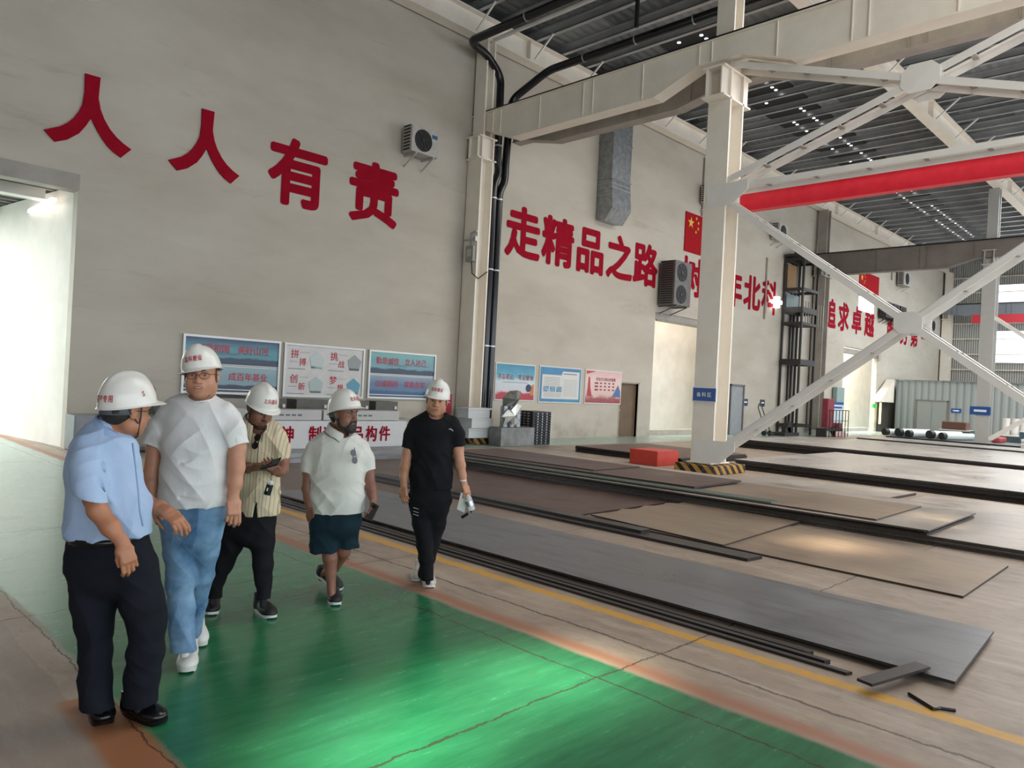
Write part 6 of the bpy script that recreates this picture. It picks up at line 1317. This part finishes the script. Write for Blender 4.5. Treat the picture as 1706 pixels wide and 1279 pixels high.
sh = plus(P3.ch([(399, 722, 0, 14, .062), (393, 745, -.03, 16, .064), (392, 770, -.05, 17, .064)]), .03) + [('-', Cut(P3.p(393, 760, -.05), -UP, .12), .003)] + minus(P3.ch([(393, 752, -.04, 13.5, .053), (394, 778, -.06, 13.5, .053)]), .003)
sh += plus(P3.ch([(464, 728, 0, 14, .062), (468, 748, -.02, 15, .062), (468, 784, -.05, 15.5, .062)]), .03) + [('-', Cut(P3.p(468, 775, -.05), -UP * .97 + RT * .15, .12), .003)] + minus(P3.ch([(468, 768, -.045, 10.5, .044), (468.5, 795, -.055, 10.5, .044)]), .003)
sh = sh + to
sh += minus(P3.ch([(428, 710, .01, 15, .062), (426, 690, .03, 18, .08)]), .004) + [('-', Ell(P3.p(430, 712, -.06), (.055, .06, .05)), .006)] + [('-', Seg(P3.p(431, 712, -.08), P3.p(433, 735, -.11), .030, .010), .006)]
sdf_obj('striped_shirt', sh, .005, C_STR, P3.root, disp=lambda V: fold(V, .005, (9, 22, 5), 7.0))
collar(P3, P3.p(428, 704, .0), .082, .092, frame(34, 8, 2), C_STR, h=.040, open_=.55, tip=.05, drop=.032)
b = MB(); b.tube([P3.p(*q) for q in ((432, 735, -.107), (430, 775, -.122), (427, 815, -.126), (425, 838, -.126))], .0035, 6); b.build('button_placket', C_STR, P3.root, smooth=2)
hp = plus(P3.ch([(428, 846, 0, 32, .11), (420, 866, 0, 37, .115), (414, 884, 0, 38, .115)]), .03)
tr = plus(P3.ch([(395, 868, 0, 23, .10), (384, 905, .03, 20, .085), (371, 940, .05, 16, .07), (361, 965, .04, 13, .058), (356, 1004, .02, 11, .052)]), .03)
tr += plus(P3.ch([(436, 868, 0, 22, .10), (437, 905, -.01, 19, .085), (438, 940, -.02, 16, .07), (439, 965, -.02, 13, .058), (439, 1004, -.03, 11.5, .052)]), .03)
tr += [('-', Cut(P3.p(356, 996, .02), -UP, .10), .003), ('-', Cut(P3.p(439, 997, -.03), -UP, .13), .003)]
sdf_obj('trousers', tr + hp, .005, C_BLK2, P3.root, disp=lambda V: fold(V, .005, (14, 9, 6), 3.0, .7))
shoe(P3, onZ(355, 1006, 0), onZ(351, 1030, 0), 'sneaker', M_SHOEB, M_SOLE, L=.29, width=.050, lace=M_WHITE, ankle_h=.14, sock=C_BLK2)
shoe(P3, onZ(428, 1013, 0), onZ(470, 1042, 0), 'sneaker', M_SHOEB, M_SOLE, L=.30, width=.048, lace=M_WHITE, ankle_h=.14, sock=C_BLK2)
sunglasses(P3.p(431, 722, -.135), 15, 14, 'black sunglasses hanging from the collar of the cream striped shirt', 1.0)
r = empty('mobile_phone', P3.p(451, 771, -.33), 'dark mobile phone held in both hands by the man in the striped shirt', 'phone')
pc = P3.p(451, 772, -.33); u_ = nrm(RT * .95 + UP * .25 - FW * .25); v_ = nrm(UP * .55 + FW * .75 + RT * .2); b = MB(); b.bar(pc - u_ * .07, pc + u_ * .07, .008, .075, v_); b.build('phone_case', M_SGL, r, bevel=.003); nn = nrm(np.cross(u_, v_)); nn = nn if nn[2] > 0 else -nn
b = MB(); b.bar(pc - u_ * .064 + nn * .0045, pc + u_ * .064 + nn * .0045, .001, .068, v_); b.build('phone_screen', mat('phone_screen', '2a3036', 0.1), r)
# translucent tag hanging from the hand
def clear_mat():
    m = bpy.data.materials.new('clear_plastic'); m.use_nodes = True; b = m.node_tree.nodes['Principled BSDF']; b.inputs['Base Color'].default_value = (.8, .85, .86, 1); b.inputs['Alpha'].default_value = 0.45; b.inputs['Roughness'].default_value = 0.1; return m
M_CLEAR = clear_mat()
r = empty('wrist_tag', P3.p(449, 812, -.30), 'small clear and black bottle hanging on a cord below the phone', 'bottle')
a_ = P3.p(452, 800, -.30); c_ = P3.p(444, 826, -.30); b = MB(); b.tube([a_, a_ * .9 + c_ * .1, c_], [.010, .020, .022], 12); b.build('clear_body', M_CLEAR, r, smooth=1); b = MB(); b.tube([a_ * .75 + c_ * .25 - FW * 0, a_ * .1 + c_ * .9], [.0235, .0245], 12); b.build('black_label', M_SGL, r, smooth=1)
b = MB(); b.tube([P3.p(458, 786, -.27), P3.p(450, 795, -.29), a_], .002, 5); b.build('cord', M_STRAP, r)
b = MB(); q0 = a_ * .35 + c_ * .65 - FW * .026; b.bar(q0, q0 * .55 + (a_ * .8 + c_ * .2 - FW * .026) * .45, .002, .008, RT); b.build('label_print', M_WHITE, r)
# ---- man 4: white polo, dark shorts, beard
P4 = Man(5.80, onZ(556, 990), 'bearded man in off-white polo shirt, dark knee-length shorts and black shoes')
hc = P4.p(574, 691, -.02); HM = frame(61, 0, 0); hs = 1.05
body = head_ops(hc, HM, hs) + plus(P4.ch([(567, 700, .03, 14, .060), (563, 722, .03, 16, .066), (562, 735, .03, 26, .08)]), .03)
body += plus(slim(P4.ch([(562, 745, 0, 36, .11), (562, 800, 0, 40, .13), (560, 855, 0, 34, .11), (558, 870, 0, 26, .09)]), .78), .03)
body += plus(P4.ch([(526, 752, 0, 8), (515, 785, -.01, 10.5, .045), (512, 812, -.03, 9.5, .038), (514, 830, -.05, 8, .032), (516, 842, -.06, 6.5, .024)]), .02)
hd, _ = hand_ops(P4.p(516, 843, -.06), P4.p(519, 858, -.08) - P4.p(516, 843, -.06), -RT * .35 - FW * .9, 1, (34, 40, 44, 50), 1.05); body += hd
body += plus(P4.ch([(604, 752, .04, 8), (614, 785, .03, 9.5, .043), (617, 810, .0, 9, .036), (620, 822, -.02, 7.5, .03), (622, 832, -.03, 6.3, .024)]), .02)
hd, _ = hand_ops(P4.p(622, 832, -.03), P4.p(622, 848, -.07) - P4.p(622, 832, -.03), RT * .85 - FW * .5, -1, (48, 52, 56, 60), 1.03, thumb=(.8, .2, .7)); body += hd
body += plus(P4.ch([(545, 885, 0, 13, .055), (547, 905, 0, 13.5, .06), (550, 930, -.02, 12.5, .056), (551, 952, -.02, 9.5, .046), (552, 978, -.03, 7, .036), (553, 992, -.04, 6.5, .035)]), .01)
body += plus(P4.ch([(574, 880, .05, 12, .05), (572, 918, .10, 12, .055), (556, 945, .28, 10, .048), (540, 955, .38, 6.5, .034), (536, 962, .40, 6, .032)]), .01)
sdf_obj('body', body, H4, [S_BROWN, M_LIPD], P4.root, matfn=lip_fn(hc, HM, hs))
head_extras(P4, hc, HM, hs, brow_t=.006); sdf_obj('hair', hair_ops(hc, HM, hs, low=-.045), H4, M_HAIR, P4.root)
def L4(x, y, z): return hc + hs * (x * HM[0] + y * HM[1] + z * HM[2])
bd = [('+', Ell(L4(0, .068, -.092), (.042 * hs, .036 * hs, .042 * hs), HM), 0)]
for sx in (1, -1): bd += [('+', Seg(L4(sx * .072, .0, -.02), L4(sx * .062, .02, -.07), .012, .020), .01), ('+', Seg(L4(sx * .062, .02, -.07), L4(sx * .02, .068, -.105), .020, .022), .015), ('+', Seg(L4(sx * .034, .078, -.075), L4(sx * .024, .088, -.048), .010, .009), .01), ('+', Seg(L4(sx * .026, .090, -.047), L4(0, .099, -.043), .007, .0085), .006)]
bd += [('-', Seg(L4(-.013, .108, -.062), L4(.013, .108, -.062), .009, .009), .004)]
sdf_obj('beard', bd, .0035, M_HAIR, P4.root)
helmet(P4, hc, HM, 1.10, '北科建设', tilt=-13, low=.036)
to = plus(P4.ch([(563, 722, .02, 22, .07), (563, 735, 0, 40, .10), (563, 752, 0, 47, .13), (563, 790, 0, 45, .15), (562, 825, 0, 45, .16), (562, 870, 0, 44, .15)]), .03)
to += [('-', Cut(P4.p(562, 853, 0), -UP, .5), .004)]
sh = plus(P4.ch([(527, 745, 0, 15, .07), (520, 765, 0, 16, .072), (514, 796, -.01, 16, .07)]), .035) + [('-', Cut(P4.p(515, 786, -.01), -UP * .97 - RT * .12, .12), .003)] + minus(P4.ch([(517, 774, 0, 13, .056), (512, 805, -.01, 13, .056)]), .003)
sh += plus(P4.ch([(602, 745, .03, 14, .068), (608, 765, .04, 14.5, .068), (615, 795, .03, 14, .066)]), .035) + [('-', Cut(P4.p(614, 783, .03), -UP * .97 + RT * .12, .12), .003)] + minus(P4.ch([(610.5, 776, .035, 10.5, .050), (616.5, 803, .03, 10.5, .050)]), .003)
sh = sh + to
sh += minus(P4.ch([(565, 728, .01, 16, .062), (568, 704, .02, 19, .08)]), .004) + [('-', Ell(P4.p(572, 722, -.07), (.055, .06, .03)), .006)]
for a_, c_, r_ in (((600, 785, -.10), (590, 825, -.13), .004),): sh.append(('-', Seg(P4.p(*a_), P4.p(*c_), r_, r_ * .6), .02))
sdf_obj('polo_shirt', sh, .005, C_POLO, P4.root, disp=lambda V: fold(V, .0045, (9, 12, 5), 8.0))
M_C4 = frame(48, 2, 3); collar(P4, P4.p(566, 717, .0), .082, .088, M_C4, C_POLO, h=.040, open_=.3, tip=.035, drop=.030)
b = MB(); cc = P4.p(566, 717, .0); b.tube([cc + math.sin(a) * .112 * M_C4[0] + math.cos(a) * .118 * M_C4[1] + (-.034 - .030 * math.cos(a) - .035 * (1 - min(1, min(a - .3, 2 * math.pi - .3 - a) / .6))) * M_C4[2] for a in np.linspace(.3, 2 * math.pi - .3, 30)], .0028, 5); b.build('collar_piping', M_STRAP, P4.root)
hp = plus(P4.ch([(560, 848, 0, 41, .14), (560, 870, 0, 42, .14)]), .03)
tr = plus(P4.ch([(541, 868, 0, 25, .12), (541, 925, -.01, 25, .10)]), .03) + plus(P4.ch([(579, 865, .03, 22, .11), (579, 920, .08, 17, .095)]), .02)
tr += [('-', Cut(P4.p(541, 919, 0), -UP, .135), .003), ('-', Cut(P4.p(580, 912, .07), -UP - RT * .1, .12), .003)] + minus(P4.ch([(541, 905, 0, 21, .085), (541, 940, 0, 21, .085)]), .004)
sdf_obj('shorts', tr + hp, .005, C_SHORT, P4.root, disp=lambda V: fold(V, .004, (6, 12, 4), 2.5))
shoe(P4, onZ(553, 992, 0), onZ(560, 1011, 0), 'sneaker', M_SHOEB, M_SOLE, L=.285, width=.048, ankle_h=.085)
shoe(P4, onZ(524, 974, 0), onZ(574, 986, 0), 'sneaker', M_SHOEB, M_SOLE, L=.285, width=.046, ankle_h=.095, pitch=20)
sunglasses(P4.p(587, 748, -.175), 20, -14, 'black sunglasses hanging from the neck of the white polo shirt', 1.0)
r = empty('mobile_phone', P4.p(620, 852, -.1), 'dark mobile phone hanging from the hand of the man in the polo', 'phone'); pc = P4.p(620, 852, -.10); u_ = nrm(UP * .9 + RT * .45); v_ = nrm(RT * .7 - UP * .35 - FW * .3)
b = MB(); b.bar(pc - u_ * .065, pc + u_ * .065, .009, .066, v_); b.build('phone_case', mat('phone_case_dark', '3b3736', 0.3), r, bevel=.003)
nn = nrm(np.cross(u_, v_)); nn = nn if nn @ FW < 0 else -nn
b = MB(); b.bar(pc + u_ * .03 + nn * .005, pc + u_ * .055 + nn * .005, .002, .03, v_); b.build('camera_block', M_SGL, r)
# ---- man 5: black T-shirt and trousers
P5 = Man(6.25, onZ(709, 970), 'man in black T-shirt and black trousers carrying a clear bottle and papers')
hc = P5.p(728, 667, -.03); HM = frame(3, 6, 4); hs = 1.04
body = head_ops(hc, HM, hs) + plus(P5.ch([(727, 672, .02, 11.5, .056), (725, 692, .02, 12.5, .06), (724, 702, .02, 20, .07)]), .03)
body += plus(slim(P5.ch([(723, 710, 0, 28, .09), (720, 760, 0, 30, .10), (718, 815, 0, 30, .10), (716, 840, 0, 24, .09)]), .78), .03)
body += plus(P5.ch([(690, 718, 0, 7), (680, 750, 0, 9, .045), (675, 778, -.02, 8.5, .038), (673, 795, -.03, 7, .030), (673, 808, -.04, 5.6, .023)]), .02)
hd, _ = hand_ops(P5.p(673, 808, -.04), P5.p(673, 822, -.06) - P5.p(673, 808, -.04), -FW * .85 - RT * .45, 1, (38, 42, 46, 52), 1.0); body += hd
body += plus(P5.ch([(756, 716, 0, 7), (763, 748, 0, 9, .045), (767, 775, -.02, 8.3, .036), (770, 792, -.03, 6.5, .028), (773, 805, -.04, 5.5, .023)]), .02)
hd, _ = hand_ops(P5.p(773, 806, -.04), P5.p(777, 817, -.07) - P5.p(773, 806, -.04), -FW * .7 + RT * .6, -1, (45, 52, 58, 62), .98, thumb=(.7, .2, .6)); body += hd
body += plus(slim(P5.ch([(703, 840, 0, 14, .07), (704, 895, 0, 10, .055), (712, 955, -.02, 7, .038), (713, 970, -.02, 6.5, .036)]), .66), .01) + plus(slim(P5.ch([(732, 840, 0, 14, .07), (721, 895, .06, 10, .055), (706, 945, .16, 7, .038), (702, 956, .18, 6.5, .036)]), .66), .01)
sdf_obj('body', body, H4, [S_LIGHT, M_LIP, M_SOCK], P5.root, matfn=lip_fn(hc, HM, hs, sock=.35))
head_extras(P5, hc, HM, hs, lidded=.48); sdf_obj('hair', hair_ops(hc, HM, hs, low=-.045), H4, M_HAIR, P5.root)
helmet(P5, hc, HM, .98, '北科建设', tilt=-4, low=.040, Mh=frame(0, 6, 7))
to = plus(P5.ch([(724, 692, .02, 17, .065), (723, 702, 0, 34, .09), (723, 715, 0, 38, .115), (720, 750, 0, 35, .12), (718, 790, 0, 35, .125), (718, 830, 0, 36, .12)]), .03)
to += [('-', Cut(P5.p(718, 814, 0), -UP, .5), .004)]
sh = plus(P5.ch([(692, 708, 0, 12, .064), (686, 725, 0, 13.5, .066), (680, 755, 0, 13.5, .066)]), .03) + [('-', Cut(P5.p(681, 746, 0), -UP * .98 - RT * .15, .12), .003)] + minus(P5.ch([(683, 736, 0, 11, .053), (678, 765, 0, 11, .053)]), .003)
sh += plus(P5.ch([(754, 706, 0, 12, .064), (761, 724, 0, 13, .066), (765, 755, 0, 13, .066)]), .03) + [('-', Cut(P5.p(765, 744, 0), -UP * .98 + RT * .15, .12), .003)] + minus(P5.ch([(763, 735, 0, 10.5, .053), (767, 765, 0, 10.5, .053)]), .003)
sh = sh + to
sh += minus(P5.ch([(725, 700, -.01, 13.5, .062), (727, 682, 0, 17, .08)]), .004) + [('-', Ell(P5.p(727, 692, -.07), (.062, .07, .032)), .006)]
sdf_obj('t_shirt', sh, .005, C_BLACK, P5.root, disp=lambda V: fold(V, .004, (9, 12, 5), 6.0))
b = MB(); q = P5.p(751, 716, -.118); b.add([q - RT * .022 + UP * .006, q + RT * .0 + UP * .012, q + RT * .022 - UP * .006, q + RT * .018 - UP * .010, q + RT * .0 + UP * .004], [(0, 1, 4), (1, 2, 3, 4)]); b.build('chest_logo', M_WHITE, P5.root)
hp = plus(P5.ch([(717, 806, 0, 33, .12), (716, 828, 0, 34, .12), (716, 845, 0, 32, .115)]), .03)
tr = plus(P5.ch([(702, 832, 0, 20, .10), (704, 870, -.01, 17, .085), (707, 905, -.02, 13.5, .07), (710, 930, -.02, 12.5, .062), (712, 972, -.02, 10.5, .052)]), .02)
tr += plus(P5.ch([(732, 832, 0, 19, .10), (727, 870, .03, 16, .085), (721, 905, .07, 12.5, .068), (714, 930, .12, 11, .06), (705, 956, .17, 9.5, .05)]), .02)
tr += [('-', Cut(P5.p(712, 966, -.02), -UP, .12), .003)]
sdf_obj('trousers', tr + hp, .005, C_BLK2, P5.root, disp=lambda V: fold(V, .0045, (16, 9, 6), 9.0, .7))
b = MB()
for k, y in enumerate((846, 852, 857)): q = P5.p(693, y, -.115); b.bar(q - RT * .022 + UP * .004, q + RT * .022 - UP * .010, .002, .004, UP)
b.build('thigh_print', M_ALU, P5.root)
shoe(P5, onZ(712, 965, 0), onZ(717, 986, 0), 'sneaker', M_SHOEG, M_SOLE, L=.29, width=.052, lace=M_WHITE, ankle_h=.10, sock=C_BLK2)
shoe(P5, onZ(702, 956, 0), onZ(695, 966, 0), 'sneaker', M_SHOEG, M_SOLE, L=.285, width=.048, lace=M_WHITE, ankle_h=.1, pitch=12, sock=C_BLK2)
b = MB(); q = P5.p(771, 800, -.04); b.cyl(q - UP * .008, q + UP * .008, .031, 14, caps=False); wb = b.build('wrist_band', M_WHITE, P5.root, smooth=2); s_ = wb.modifiers.new('s', 'SOLIDIFY'); s_.thickness = .003
r = empty('water_bottle', P5.p(782, 836, -.1), 'clear plastic bottle held low by the man in black', 'bottle'); a_ = P5.p(778, 824, -.11); c_ = P5.p(786, 850, -.11); b = MB(); b.tube([a_, a_ * .9 + c_ * .1, a_ * .8 + c_ * .2, c_ * .97 + a_ * .03, c_], [.014, .018, .030, .031, .026], 14); b.build('bottle_body', M_CLEAR, r, smooth=1)
b = MB(); b.tube([a_ * .6 + c_ * .4, a_ * .3 + c_ * .7], .0325, 14, caps=False); b.build('bottle_label', M_ALU, r, smooth=1); b = MB(); b.cyl(c_, c_ + (c_ - a_) * .10, .016, 12); b.build('cap', M_SGL, r)
r = empty('paper_sheets', P5.p(769, 838, -.09), 'small white folded papers held beside the clear bottle', 'paper'); b = MB(); vs = [P5.p(768, 820, -.09), P5.p(778, 824, -.09), P5.p(774, 854, -.08), P5.p(761, 848, -.09)]; b.prism(vs, FW * .004); b.build('sheet', M_WHITE, r)
b = MB(); a_ = P5.p(769, 862, -.10); c_ = P5.p(780, 855, -.10); b.tube([a_, c_], .013, 10); b.build('dark_pouch', M_SGL, label='small dark cylinder hanging below the papers', cat='pouch'); b = MB(); b.tube([P5.p(777, 822, -.1), c_], .002, 5); b.build('cord', M_STRAP, bpy.data.objects['dark_pouch'])
